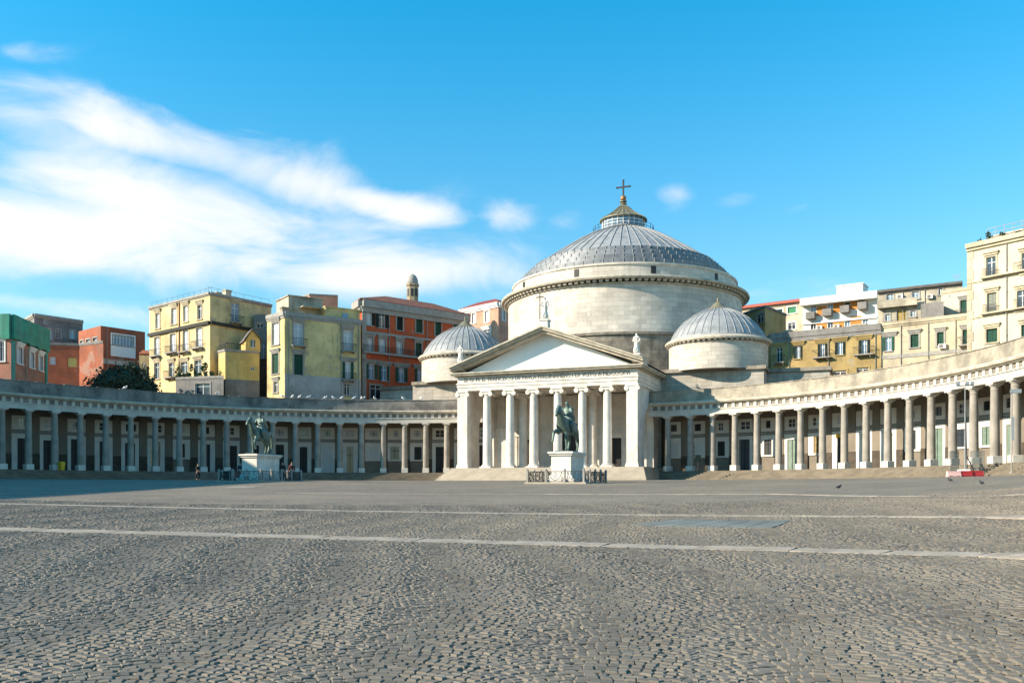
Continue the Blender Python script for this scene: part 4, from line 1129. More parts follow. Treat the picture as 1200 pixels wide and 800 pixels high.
building('low_red_building', 'low dark red building with a lit yellow window, between netting and tree', 'building', [(50, 153), (93, 154), (121, 151)], 402, P_BRICK,
    [(0, 58, 418, 65, 427, 'white', {'lintel': False}), (0, 79, 419, 90, 430, 'shut', {'lintel': False, 'shut': mat('yellow_blind', (.62, .50, .16), .6)})], None, depth=6, cornice=M_CONC, ch=.2, cproj=.12)
b4, f4, z4 = building('cream_palazzo', 'cream four-storey house with a black band under its top floor', 'building', [(175, 141), (246, 130), (318, 139)], 343, P_CREAM,
    [(0, 182.5, 367, 187.5, 385, 'white', {}), (0, 201, 361, 207, 380, 'white', {}), (0, 215, 358, 220.5, 377, 'white', {}), (0, 231.5, 357, 237, 374, 'glass', {}),
     (0, 181, 395, 187, 417, 'white', {'bal': True}), (0, 199.5, 391, 206, 413, 'white', {'bal': True}), (0, 214.5, 387, 221, 412, 'white', {'bal': True}), (0, 230, 384, 237, 407.5, 'white', {'bal': True}),
     (0, 181, 425, 187, 444, 'glass', {}), (0, 198, 425, 204, 442, 'glass', {'bal': True}), (0, 212, 424, 220, 437, 'glass', {}), (0, 228, 422, 236, 440, 'glass', {}),
     (1, 271, 355, 280, 378, 'blue', {'bal': True})], P_BEIGE, depth=14, cornice=M_GREYST, ch=.2, cproj=.25, refc=1)
mb = MB()
for f in f4:
    zb = zy(376, 130); fbar(mb, f, 0, f.L, .004, .35, zb-.45, zb)
mb.build('black_band', mat('sooty_stone', (.05, .048, .04), .9, noise=.4), b4)
mb = MB(); fbar(mb, f4[0], f4[0].s_of(210), f4[0].s_of(210)+.2, .01, .15, 8, z4-.3); mb.build('downpipe', mat('rust_pipe', (.25, .11, .05), .7), b4)
mb = MB()
for f in f4:
    n = int(f.L/1.5)
    for i in range(n+1): fbar(mb, f, f.L*i/n*.99, f.L*i/n*.99+.025, -.4, -.375, z4, z4+.9)
    fbar(mb, f, 0, f.L, -.41, -.385, z4+.87, z4+.90)
mb.build('roof_railing', M_IRON, b4)
def plantlump(name, label, loc, r, n=260, m=None, parent=None, size=.16, group=None):
    rnd = random.Random(int(abs(loc[0])*97+abs(loc[1])*13)); mb = MB()
    cl = [(Vector((rnd.gauss(0, .5)*r[0], rnd.gauss(0, .5)*r[1], rnd.uniform(-.5, .7)*r[2])), rnd.uniform(.3, .6)) for _ in range(max(4, n//60))]
    for i in range(n):
        c, k = rnd.choice(cl); d = Vector((rnd.gauss(0, 1), rnd.gauss(0, 1), rnd.gauss(0, 1))).normalized()*rnd.random()**.4
        p = Vector(loc)+c+Vector((d.x*r[0], d.y*r[1], d.z*r[2]))*k
        a_ = Vector((rnd.gauss(0, 1), rnd.gauss(0, 1), rnd.gauss(0, 1))).normalized(); b_ = a_.orthogonal().normalized(); s = size*rnd.uniform(.6, 1.4)
        mb.add([p-a_*s-b_*s*.5, p+a_*s*.2-b_*s*.6, p+a_*s+b_*s*.1, p+b_*s*.7], [(0, 1, 2, 3)])
    o = mb.build(name, m or M_LEAF, parent, None if parent else loc)
    if label: tag(o, label, 'plant', group)
    return o
# terrace block and yellow annexe in front of the cream house
tb, ft, zt_ = building('terrace_block', 'grey low terrace block with potted plants, foot of the cream house', 'building', [(206, 126), (262, 124)], 443, M_CONC, [(0, 229, 449, 246, 463, 'glass', {'lintel': False})], M_GREYST, depth=5, cornice=M_GREYST, ch=.15, cproj=.1)
for k, px in enumerate((209, 217, 226, 233, 238, 243)):
    p = at(px, 127); h = .7 if k % 2 else 1.5
    plantlump('terrace_plant', ['low leafy plant on the grey terrace below the cream house', 'tall green climbing plant on the terrace of the cream house'][(k+1) % 2], (p[0], p[1], zt_+h*.6), (.6, .5, h), 150, group='plants on the grey terrace')
an, fa, za_ = building('yellow_annexe', 'yellow annexe with a tiny gabled attic and roof terrace, right of cream house', 'building', [(256, 128), (264, 126.5), (304, 128.5)], 410, P_YEL,
    [(1, 293.5, 429.5, 298, 434, 'dark', {'lintel': False})], None, depth=8, cornice=M_GREYST, ch=.12, cproj=.12, refc=1)
mb = MB(); fbar(mb, fa[1], 0, fa[1].L, .01, .08, 0, zy(445, 127.5)); fbar(mb, fa[0], 0, fa[0].L, .01, .08, 0, zy(445, 127.5)); mb.build('grey_base', M_CONC, an)
fg = Face(288, 127.8, 305, 128.7); mb = MB()
zr, zp = zy(397, 128), zy(386, 128)
pl = [fg.pt(0, -.05)+(za_,), fg.pt(fg.L, -.05)+(za_,), fg.pt(fg.L, -.05)+(zr,), fg.pt(fg.L*.45, -.05)+(zp,), fg.pt(0, -.05)+(zr-.2,)]
bk = [fg.pt(0, -5)+(za_,), fg.pt(fg.L, -5)+(za_,), fg.pt(fg.L, -5)+(zr,), fg.pt(fg.L*.45, -5)+(zp,), fg.pt(0, -5)+(zr-.2,)]
mb.loft([pl, bk]); gb = mb.build('attic_room', P_YEL, an)
mb = MB(); fbar(mb, fg, fg.s_of(294), fg.s_of(299), -.04, .02, zy(407, 128), zy(398, 128), 0); fbar(mb, fg, fg.s_of(294), fg.s_of(299), .02, .05, zy(407, 128), zy(406.4, 128), 1); fbar(mb, fg, fg.s_of(296.2), fg.s_of(296.8), .02, .05, zy(407, 128), zy(398, 128), 1); mb.build('attic_window', [M_GLASS, M_WFRAME], gb)
mb = MB()
for s, q, zq in ((0, .45, zr-.2), (1, .45, zr)):
    e0 = fg.pt(fg.L*s+(-.25 if s == 0 else .25), .2); e1 = fg.pt(fg.L*q, .2); g0 = fg.pt(fg.L*s+(-.25 if s == 0 else .25), -5); g1 = fg.pt(fg.L*q, -5)
    mb.loft([[e0+(zq-.1,), e1+(zp+.02,), g1+(zp+.02,), g0+(zq-.1,)], [e0+(zq+.08,), e1+(zp+.2,), g1+(zp+.2,), g0+(zq+.08,)]])
mb.build('attic_roof', M_FLAT, gb)
mb = MB()
for f, s0, s1 in ((fa[1], 0, fa[1].s_of(287)), (fa[0], 0, fa[0].L)):
    n = max(3, int((s1-s0)/.25))
    for i in range(n+1): fbar(mb, f, s0+(s1-s0)*i/n, s0+(s1-s0)*i/n+.04, -.06, -.02, za_+.1, za_+1.0)
    fbar(mb, f, s0, s1, -.07, -.01, za_+.96, za_+1.04)
mb.build('terrace_railing', M_IRON, an)
building('white_stair_block', 'narrow pale block squeezed between the cream house and the green-yellow house', 'building', [(297, 135), (313, 134)], 369, M_CONC, [(0, 300, 378, 308, 384, 'dark', {'lintel': False}), (0, 305, 401, 311, 420, 'blue', {'lintel': False})], M_GREYST, depth=5)
b5, f5, z5 = building('green_yellow_house', 'green-yellow house with grey lower wall, left of the red palazzo', 'building', [(313, 126), (333.5, 123), (423, 129.3)], 366, P_OLIVE,
    [(0, 319, 378, 327, 404, 'white', {}), (0, 319, 414, 326.5, 438, 'shut', {}), (0, 321, 447, 326, 460, 'glass', {}),
     (1, 344, 378, 355, 405, 'white', {'bal': True}), (1, 344.5, 415, 355, 439, 'shut', {}), (1, 402.5, 387, 412.5, 411, 'white', {'bal': True}), (1, 404.5, 424, 411, 445, 'halfw', {'bal': .6}), (1, 403.5, 449, 410, 463, 'dark', {}),
     (1, 394, 398, 396, 401, 'dark', {'trim': None}), (1, 385, 429, 387, 432, 'dark', {'trim': None}), (1, 394, 430.5, 396, 433.5, 'dark', {'trim': None})], M_GREYST, depth=9, cornice=M_GREYST, ch=.4, cproj=.25, refc=1)
for w in list(b5.children): pass
mb = MB(); fbar(mb, f5[1], 0.0, f5[1].s_of(402), .008, .07, 0, zy(440, 125)); fbar(mb, f5[1], f5[1].s_of(411.5), f5[1].L, .008, .07, 0, zy(445, 129)); mb.build('grey_lower_wall', mat('grey_wash', (.42, .39, .36), .9, noise=.3, nscale=.4, stain=.6, stain_col=(.10, .09, .07), stain_scale=.3), b5)
mb = MB(); fbar(mb, f5[0], 0, f5[0].L, .006, .03, 0, z5-.75); 
def rooftop(root, fc_, s0, s1, n0, n1, z0, z1, m, name='roof_hut'):
    mb = MB(); fbar(mb, fc_, s0, s1, n0, n1, z0, z1); fbar(mb, fc_, s0-.15, s1+.15, n0-.1, n1+.15, z1, z1+.15); return mb.build(name, m, root)
S = f5[1].s_of
o_ = rooftop(b5, f5[1], S(383), S(423), -5, -.4, z5, zy(363.5, 129), P_OLIVE)
rooftop(b5, f5[1], S(345), S(385), -7, -2.2, z5, zy(352.5, 129), P_SHAB)
mb = MB(); fbar(mb, f5[1], S(357), S(381), -2.2, -.5, zy(362, 127), zy(361, 127)); mb.build('awning', mat('awning_cloth', (.35, .30, .22), .8), b5)
mb = MB(); fbar(mb, f5[1], S(402.5), S(409), -.39, -.33, zy(376, 128.5), zy(367.5, 128.5)); mb.build('roof_window', M_GLASSB, b5)
hb, _, _ = building('orange_roof_house', 'small orange rooftop house with water tank, behind the green-yellow house', 'building', [(352, 141), (363, 139), (396, 140)], 345, P_SALM, [], None, depth=6, cornice=M_GREYST, ch=.1, cproj=.1, refc=1)
b6, f6, z6 = building('red_palazzo', 'large red palazzo with tiled roof and green shutters, left of the chapel dome', 'building', [(416, 136), (424, 133), (549, 145.5)], 352, P_RED,
    [(1, 429, 365, 436, 381, 'halfw', {'shut': M_DSHUT}), (1, 444, 367, 451.5, 384, 'half', {'shut': M_DSHUT}), (1, 465, 370, 472, 387, 'shut', {'shut': M_DSHUT}), (1, 487.5, 373, 495, 390, 'shut', {}), (1, 510, 377, 517, 393.5, 'shut', {}), (1, 531.5, 379, 537, 395, 'shut', {}),
     (1, 430.5, 396, 437, 412, 'white', {}), (1, 444.5, 397, 452, 414, 'white', {}), (1, 465, 400, 471.5, 416, 'white', {}), (1, 487, 402, 494, 419, 'shut', {}), (1, 510, 405, 517, 421, 'shut', {}), (1, 531.5, 408, 537, 424, 'shut', {}),
     (1, 432, 426.5, 439, 444, 'halfb', {}), (1, 447, 428.5, 453.5, 446, 'halfb', {}), (1, 467, 430.5, 474, 447.5, 'halfb', {}), (1, 489, 432, 494.5, 448, 'halfb', {}),
     (1, 434, 451, 447, 467, 'dark', {'lintel': False})], M_GREYST, depth=12, cornice=M_GREYST, ch=.9, cproj=.55, refc=1, roof='tile', roofh=1.6, over=.4)
mb = MB()
for y in (388.5, 412):
    z = zy(y, 134); fbar(mb, f6[1], 0, f6[1].L, .004, .45 if y > 400 else .2, z-.3, z)
fbar(mb, f6[1], .02, .7, .006, .12, 0, z6-1.7); 
mb.build('ledges', M_GREYST, b6)
mb = MB(); z = zy(412, 134); fbar(mb, f6[1], 0, f6[1].L, .40, .44, z+.85, z+.9)
for i in range(90): fbar(mb, f6[1], f6[1].L*i/90, f6[1].L*i/90+.03, .405, .435, z, z+.85)
mb.build('balcony_rail', M_IRON, b6)
# bell tower
def bell_tower():
    p = at(483.5, 172); t = thing('bell_tower', 'small domed bell turret rising behind the red palazzo roof', 'tower', (p[0], p[1], 0))
    k = 172/F; w = 7.6*k*.72
    zb, zt = zy(336, 172), zy(333, 172)
    mb = MB(); mb.lathe([(w*1.25, 0), (w*1.25, zb)], p, 8, 0, False); mb.lathe([(w*1.32, zb), (w*1.45, zb+.2), (w*1.45, zb+.45), (w*1.2, zb+.5)], p, 8, 0, False)
    mb.build('shaft', plaster('turret_plaster', (.40, .31, .2), .4), t)
    mb = MB()
    for i in range(8):
        q = 2*PI*(i+.5)/8; d = w*1.16; c = (p[0]+d*math.cos(q), p[1]+d*math.sin(q)); n = (math.cos(q), math.sin(q)); tt = (-n[1], n[0])
        mb.prism([(c[0]+tt[0]*a_+n[0]*b_, c[1]+tt[1]*a_+n[1]*b_) for a_, b_ in ((-.22, -.2), (.22, -.2), (.22, .05), (-.22, .05))], zb-1.9, zb-.5)
    mb.build('openings', M_BLACK, t)
    mb = MB(); h = zy(321.5, 172)-zb
    mb.lathe([(w*1.15, zb+.45), (w*1.22, zb+.5+h*.12), (w*1.1, zb+.5+h*.4), (w*.75, zb+.5+h*.65), (w*.3, zb+.4+h*.82), (.1, zb+h*.95), (.05, zb+h*1.1)], p, 16, 0, True); mb.build('cupola', M_GREYST, t)
bell_tower()
b7, f7, z7 = building('salmon_house', 'salmon house with red roof just left of the great drum', 'building', [(539, 183), (584, 175), (612, 181)], 354.5, P_SALM,
    [(0, 568, 364, 573, 377.5, 'white', {}), (0, 553, 367, 557.5, 379, 'white', {}), (1, 588.5, 364, 592, 376, 'white', {}), (0, 566, 386, 575, 396, 'glass', {'bal': True}), (0, 551, 390, 556, 400, 'white', {})], P_WHITE, depth=12, cornice=P_WHITE, ch=.5, cproj=.4, refc=1, roof='tile', roofm=mat('dark_red_tile', (.25, .05, .04), .8, noise=.3), roofh=1.6, over=.3)
# dark evergreen tree behind the left colonnade
def tree(label, px0, px1, ytop, Y, n=11000):
    rnd = random.Random(4); pc = at((px0+px1)/2, Y); wx = (px1-px0)/F*Y/2; zt = zy(ytop, Y)
    t = thing('evergreen_tree', label, 'tree', (pc[0], pc[1], 0))
    mb = MB(); mb.tube([(pc[0], pc[1], 0), (pc[0]+.2, pc[1], 4), (pc[0], pc[1]+.2, 8), (pc[0]+.3, pc[1], zt-4)], [.55, .45, .38, .25], 8)
    for k in range(7):
        q = k*.9; mb.tube([(pc[0], pc[1], 6+k*.5), (pc[0]+wx*.35*math.cos(q), pc[1]+wx*.3*math.sin(q), 9+k*.4), (pc[0]+wx*.65*math.cos(q), pc[1]+wx*.5*math.sin(q), zt-3.2)], [.2, .13, .06], 6)
    mb.build('trunk', M_BARK, t)
    mb = MB(); cl = []
    for k in range(110):
        q = rnd.uniform(0, 2*PI); rr = rnd.random()**.5
        x, y = wx*.92*rr*math.cos(q), wx*.7*rr*math.sin(q)
        top = zt-.6-(zt-9.5)*(rr**2.4)*.45
        cl.append((Vector((pc[0]+x*CA, pc[1]-x*SA, 0))+Vector((y*SA, y*CA, top-abs(rnd.gauss(0, 1.2)))), rnd.uniform(.8, 1.7)))
    for i in range(n):
        c, r = rnd.choice(cl); d = Vector((rnd.gauss(0, 1), rnd.gauss(0, 1), rnd.gauss(0, .8))).normalized()*r*rnd.random()**.35
        p = c+d; a_ = Vector((rnd.gauss(0, 1), rnd.gauss(0, 1), rnd.gauss(0, 1))).normalized(); b_ = a_.orthogonal().normalized(); s = rnd.uniform(.12, .28)
        mb.add([p-a_*s, p-b_*s*.55, p+a_*s, p+b_*s*.55], [(0, 1, 2, 3)])
    mb.build('crown', M_LEAFD, t)
tree('broad dark evergreen tree showing above the left colonnade parapet', 97, 192, 427, 123)
building('small_tan_hut', 'small tan hut between the dark tree and the cream house', 'building', [(163, 151), (177, 151.5)], 416, P_BEIGE, [(0, 166, 424, 171, 430, 'white', {'lintel': False})], None, depth=4, roof='tile', roofh=.7)

# ---- right side
b8, f8, z8 = building('red_roofed_house', 'cream house with bright red roof edge, right of the great drum', 'building', [(862, 172.5), (946, 164.5)], 353, P_BEIGE,
    [(0, 923, 359.5, 933, 367, 'shut', {'lintel': False, 'shut': mat('bright_green_shutter', (.02, .22, .09), .6)}), (0, 909, 362.5, 917, 367, 'shut', {'lintel': False}), (0, 923.5, 378, 932, 386, 'glass', {'lintel': False})], P_WHITE, depth=10, refc=1)
mb = MB(); A = f8[0]; p = [A.pt(-.2, .6), A.pt(A.L+.2, .6), A.pt(A.L+.2, -6), A.pt(-.2, -6)]
mb.loft([[p[0]+(z8+.05,), p[1]+(z8+.05,), p[2]+(z8+1.0,), p[3]+(z8+1.0,)], [p[0]+(z8+.35,), p[1]+(z8+.35,), p[2]+(z8+1.9,), p[3]+(z8+1.9,)]]); mb.build('roof', M_REDROOF, b8)
building('olive_block', 'small dark olive block with one ochre side beside the chapel dome', 'building', [(868, 146), (896.5, 139), (921, 146)], 358.5, P_OCHRE,
    [(0, 886.5, 368, 895, 378.5, 'dark', {'lintel': False}), (0, 873, 374, 877, 384, 'dark', {'lintel': False})], M_GREYST, depth=8, cornice=M_CONC, ch=.15, cproj=.15, refc=1)
b9, f9, z9 = building('white_orange_block', 'modern white block of flats with orange panels and white balconies', 'building', [(941, 156.5), (1028, 150)], 345, P_WHITE,
    [(0, x, 358-(x-950)*.09, x+6.4, 366.5-(x-950)*.09, st, {'trim': None}) for x, st in ((950, 'blue'), (969.5, 'blue'), (989.5, 'shut'), (1010, 'shut'))] +
    [(0, x, 377-(x-950)*.09, x+6.2, 386-(x-950)*.09, st, {'trim': None}) for x, st in ((950, 'glass'), (970, 'glass'), (990, 'blue'), (1011, 'blue'))], None, depth=11, refc=1)
mb = MB(); A = f9[0]; fbar(mb, A, -.2, A.L+.2, .003, 1.3, z9-.75, z9+.45); mb.build('roof_slab', P_WHITE, b9)
for y0, y1 in ((358, 366.5), (377, 386)):
    for xa, xb in ((957, 969), (976.5, 989), (996.5, 1009.5)):
        mb = MB(); za, zb = zy(y1-(xa-950)*.09, 153), zy(y0-(xa-950)*.09-1, 153); fbar(mb, A, A.s_of(xa), A.s_of(xb), .005, .05, za-.2, zb); mb.build('orange_panel', P_ORNG, b9)
for x in (946, 965.5, 986, 1006.5):
    mb = MB(); z = zy(370-(x-946)*.09, 153); s0, s1 = A.s_of(x), A.s_of(x+10.5)
    fbar(mb, A, s0, s1, .004, 1.2, z-.15, z); fbar(mb, A, s0, s1, 1.1, 1.2, z, z+1.0); fbar(mb, A, s0, s0+.1, .05, 1.1, z, z+1.0); fbar(mb, A, s1-.1, s1, .05, 1.1, z, z+1.0)
    mb.build('balcony', M_CONC, b9)
mb = MB(); z = zy(374, 153)
fbar(mb, A, -.1, A.L, .003, .25, z-.35, z); mb.build('floor_band', P_WHITE, b9)
rooftop(b9, A, A.s_of(977), A.s_of(1008), -6, -2, z9, zy(336.5, 156), P_WHITE, 'penthouse')
b10, f10, z10 = building('shabby_house', 'shabby grey-cream house with dark sloping eaves, right of the orange flats', 'building', [(1028.5, 141), (1128, 134.5)], 330.5, P_SHAB,
    [(0, 1039, 344.5, 1047, 354, 'blue', {}), (0, 1069, 341.5, 1077, 350, 'blue', {}), (0, 1100, 338, 1104.5, 345.5, 'glass', {}), (0, 1037.5, 368, 1043, 376, 'blue', {'lintel': False}), (0, 1067, 364, 1073, 372, 'blue', {'lintel': False}), (0, 1051, 363, 1062, 376, 'shut', {'lintel': False, 'shut': P_YEL})], M_GREYST, depth=9, cornice=M_FLAT, ch=.25, cproj=.5, refc=1)
A = f10[0]; mb = MB(); z = zy(357, 138); fbar(mb, A, .1, A.s_of(1076), .004, 1.0, z-.15, z); fbar(mb, A, .1, A.s_of(1076), .95, 1.0, z, z+1.0); mb.build('balcony', P_SHAB, b10)
def antenna(label, px, Y, zb, h):
    p = at(px, Y); t = MB(); t.tube([(p[0], p[1], zb), (p[0], p[1], zb+h)], .035, 5)
    for k, w in ((.95, .7), (.85, .55), (.75, .45)): t.tube([(p[0]-w*CA, p[1]+w*SA, zb+h*k), (p[0]+w*CA, p[1]-w*SA, zb+h*k)], .03, 4)
    o = t.build('roof_antenna', M_GRAYMET, loc=(p[0], p[1], zb)); tag(o, label, 'antenna')
antenna('thin metal antenna on the right end of the shabby house roof', 1121, 138, z10, 1.9)
antenna('thin metal antenna above the green-yellow house roof', 345, 131, z5, 2.6)
antenna('thin metal antenna on the roof edge of the cream house', 331, 141, z4-1, 2.4)
building('pale_wing', 'pale cream wing with a tall green balcony door beside the big palazzo', 'building', [(1103, 130), (1136, 127)], 337, P_PAL,
    [(0, 1125.5, 351.5, 1133, 371, 'shut', {'bal': True}), (0, 1112, 346, 1113.5, 348.5, 'dark', {'trim': None})], M_GREYST, depth=4, cornice=P_BEIGE, ch=.2, cproj=.15, refc=1)
building('grey_gable_wall', 'bare grey stained wall below the pale wing', 'building', [(1079, 128.5), (1106, 126.8)], 353, M_CONC, [], None, depth=5, refc=1)
b11, f11, z11 = building('ochre_house', 'long ochre house with dark open shutters above the right colonnade', 'building', [(896, 133), (904, 128), (1032.5, 120)], 380, P_OCHRE,
    [(1, 910, 407, 917, 424.5, 'dark', {'bal': True}), (1, 932.5, 405, 937.5, 420, 'halfb', {'shut': M_DSHUT}), (1, 961, 402.5, 966.5, 418.5, 'halfb', {'shut': M_DSHUT, 'bal': .9}), (1, 981.5, 400.5, 987.5, 415.5, 'halfb', {'shut': M_DSHUT}), (1, 1009.5, 398, 1016, 415, 'halfb', {'shut': M_DSHUT, 'bal': .9}),
     (1, 977, 434, 992, 441, 'dark', {'lintel': False}), (1, 1004, 430.5, 1018, 438, 'dark', {'lintel': False})], P_OCHRE, depth=8, cornice=M_CONC, ch=.7, cproj=.2, refc=2)
b12, f12, z12 = building('beige_house', 'plain beige house with green shutters between the ochre house and big palazzo', 'building', [(1032.7, 120.2), (1136, 113.3)], 368, P_BEIGE,
    [(0, 1037.5, 394.5, 1044.5, 411, 'halfb', {}), (0, 1067, 391.5, 1076.5, 407, 'shut', {}), (0, 1098, 389, 1106, 405, 'shut', {}), (0, 1128, 386, 1134, 404, 'shut', {'bal': True})], M_GREYST, depth=8, cornice=P_BEIGE, ch=.3, cproj=.25, refc=1)
mb = MB(); A = f12[0]; z = zy(414, 117); fbar(mb, A, .02, A.L-.02, .004, .07, z-.35, z+.15); mb.build('grey_band', M_GREYST, b12)
b13, f13, z13 = building('big_palazzo', 'tall cream palazzo with roof terrace at the right edge', 'building', [(1133.5, 108), (1300, 95.5)], 288, P_PAL,
    [(0, 1156, 301, 1167, 325, 'glass', {}), (0, 1197.5, 296, 1207, 320, 'glass', {}), (0, 1157, 343, 1168, 367, 'shut', {'shut': mat('grey_green_shutter', (.17, .19, .15), .6)}), (0, 1192, 340, 1203, 363.5, 'glass', {}), (0, 1156, 385, 1169, 401, 'shut', {}), (0, 1197, 380, 1208, 396, 'shut', {}),
     (0, 1240, 292, 1252, 316, 'glass', {}), (0, 1240, 336, 1252, 360, 'glass', {})], P_BEIGE, depth=14, cornice=P_BEIGE, ch=.4, cproj=.5, refc=0)
A = f13[0]; mb = MB()
for y in (328.5, 370): z = zy(y, 107.5); fbar(mb, A, A.s_of(1151), A.L, .004, .55, z-.12, z+.06); fbar(mb, A, 0, A.L, .004, .12, z-.35, z-.14)
for i in range(22): fbar(mb, A, 0, .75 if i % 2 else .55, .004, .06, .5+i*1.22, 1.62+i*1.22)
mb.build('ledges_and_quoins', P_BEIGE, b13)
for y in (326.5, 368.3):
    for xa, xb in ((1154, 1170), (1190, 1212)):
        z = zy(y, 106.5); mb = MB(); s0, s1 = A.s_of(xa), A.s_of(xb)
        for i in range(16): fbar(mb, A, s0+(s1-s0)*i/15, s0+(s1-s0)*i/15+.025, .48, .51, z+.1, z+.95)
        fbar(mb, A, s0, s1+.02, .47, .52, z+.95, z+1.0); mb.build('railing', M_IRON, b13)
mb = MB()
for i in range(18): fbar(mb, A, A.s_of(1152)+i*1.0, A.s_of(1152)+i*1.0+.05, -.9, -.85, z13, z13+1.7)
for h in (.6, 1.1, 1.65): fbar(mb, A, A.s_of(1152), A.L, -.91, -.84, z13+h, z13+h+.05)
mb.build('terrace_railing', M_GREYST, b13)
rooftop(b13, A, A.s_of(1156), A.L, -6, -1.2, z13, z13+.7, P_PAL, 'terrace_wall')
for k, (px, h, lb) in enumerate(((1151, .8, 'round green bush on the left corner of the palazzo roof'), (1173, .5, 'small bush on the palazzo roof terrace rail'), (1190, .4, 'tiny reddish-green pot plant on the palazzo roof, right of a bush'))):
    p = A.pt(A.s_of(px), -.6); plantlump('roof_plant', lb, (p[0], p[1], z13+h*.8), (.55, .45, h), 130, size=.12)
def fixtures(root, fc_, pipes, units, z0, z1):
    """rainwater pipes and air conditioners on a wall, given by picture column (and row)"""
    for px in pipes:
        s0 = fc_.s_of(px); mb = MB(); p = fc_.pt(s0, .1)
        mb.tube([p+(z0,), p+(z1-.4,)], .06, 6); 
        for k in range(int((z1-z0)/2.5)): fbar(mb, fc_, s0-.09, s0+.09, .004, .18, z0+1+k*2.5, z0+1.06+k*2.5)
        mb.build('downpipe', M_GREYST, root)
    for px, y in units:
        s0 = fc_.s_of(px); z = zy(y, fc_.Y(s0)); mb = MB()
        fbar(mb, fc_, s0-.42, s0+.42, .12, .45, z, z+.58); fbar(mb, fc_, s0-.36, s0-.3, .004, .4, z-.05, z); fbar(mb, fc_, s0+.3, s0+.36, .004, .4, z-.05, z)
        u = mb.build('air_conditioner', M_WFRAME, root)
        mb = MB(); c = fc_.pt(s0-.1, .455); fbar(mb, fc_, s0-.34, s0+.14, .452, .47, z+.06, z+.52); mb.build('fan_grille', M_CONC, u)
fixtures(b4, f4[0], [], [], 0, 0)
fixtures(b5, f5[1], [338, 399.5, 420], [], 4, z5)
fixtures(b6, f6[1], [456, 500], [], 4, z6-1.2)
fixtures(b11, f11[1], [925, 971, 1026], [], 8, z11-.8)
fixtures(b12, f12[0], [1056, 1088, 1120], [(1105, 408.5)], 8, z12)
fixtures(b10, f10[0], [1058, 1084], [(1055, 350), (1090, 350)], 12, z10)
fixtures(b9, f9[0], [], [(981, 384.5), (961, 386)], 0, 0)
fixtures(b13, f13[0], [1180, 1218], [], 8, z13)
fixtures(b1, f1_[1], [30], [], 8, z1_-3.2)
fixtures(b3, f3[1], [125], [], 8, zy(381.5, 158))
def chimney(root, fc_, px, n, z, h, w=.5):
    s0 = fc_.s_of(px); mb = MB(); fbar(mb, fc_, s0-w, s0+w, -n-.8, -n, z-.1, z+h); fbar(mb, fc_, s0-w-.1, s0+w+.1, -n-.9, -n+.1, z+h, z+h+.15); mb.build('chimney', P_SHAB, root)
chimney(b4, f4[1], 283, 3, z4, 1.6); chimney(b4, f4[0], 222, 4, z4, 1.3, .8); chimney(b5, f5[1], 341, 2, z5, 1.0); chimney(b11, f11[1], 915, 3, z11, .8); chimney(b11, f11[1], 1000, 3, z11, .7, .9)
chimney(b10, f10[0], 1068, 3, z10, .7, .8); chimney(b12, f12[0], 1060, 3, z12, .9); chimney(b9, f9[0], 952, 4, z9+.4, .8)
for r in [o for o in bpy.data.objects if '_z1' in o]: rclean(r)

# palace on the left flank of the square, outside the picture: it throws the long shade over the left colonnade
def flank():
    P = [c2w(-58, 88), c2w(-57, 84), c2w(-56, 14), c2w(-74, 14), c2w(-84, 84)]
    t = thing('flanking_palace', 'long pale palace on the left flank of the square', 'building', (P[1][0], P[1][1], 0))
    mb = MB(); mb.prism(P, -2.5, 18.4); mb.build('wall', P_SALM, t)
    cx_, cy_ = np.mean(np.array(P), axis=0)
    mb = MB(); mb.loft([[(cx_+(x-cx_)*1.03, cy_+(y-cy_)*1.03, 18.42) for x, y in P], [(cx_+(x-cx_)*1.03, cy_+(y-cy_)*1.03, 19.0) for x, y in P]]); mb.build('cornice', M_ENT, t)
    mb = MB()
    for j in range(3):
        for i in range(12):
            A = Vector(P[2]); B = Vector(P[1]); d = (B-A).normalized(); n = Vector((d.y, -d.x)); c = A+d*(4+i*5.6)
            q = [c-d*.6-n*.05, c+d*.6-n*.05, c+d*.6+n*.06, c-d*.6+n*.06]; mb.prism([(x.x, x.y) for x in q], 1+j*4.8, 3.6+j*4.8)
    mb.build('windows', M_GSHUT, t)
flank()

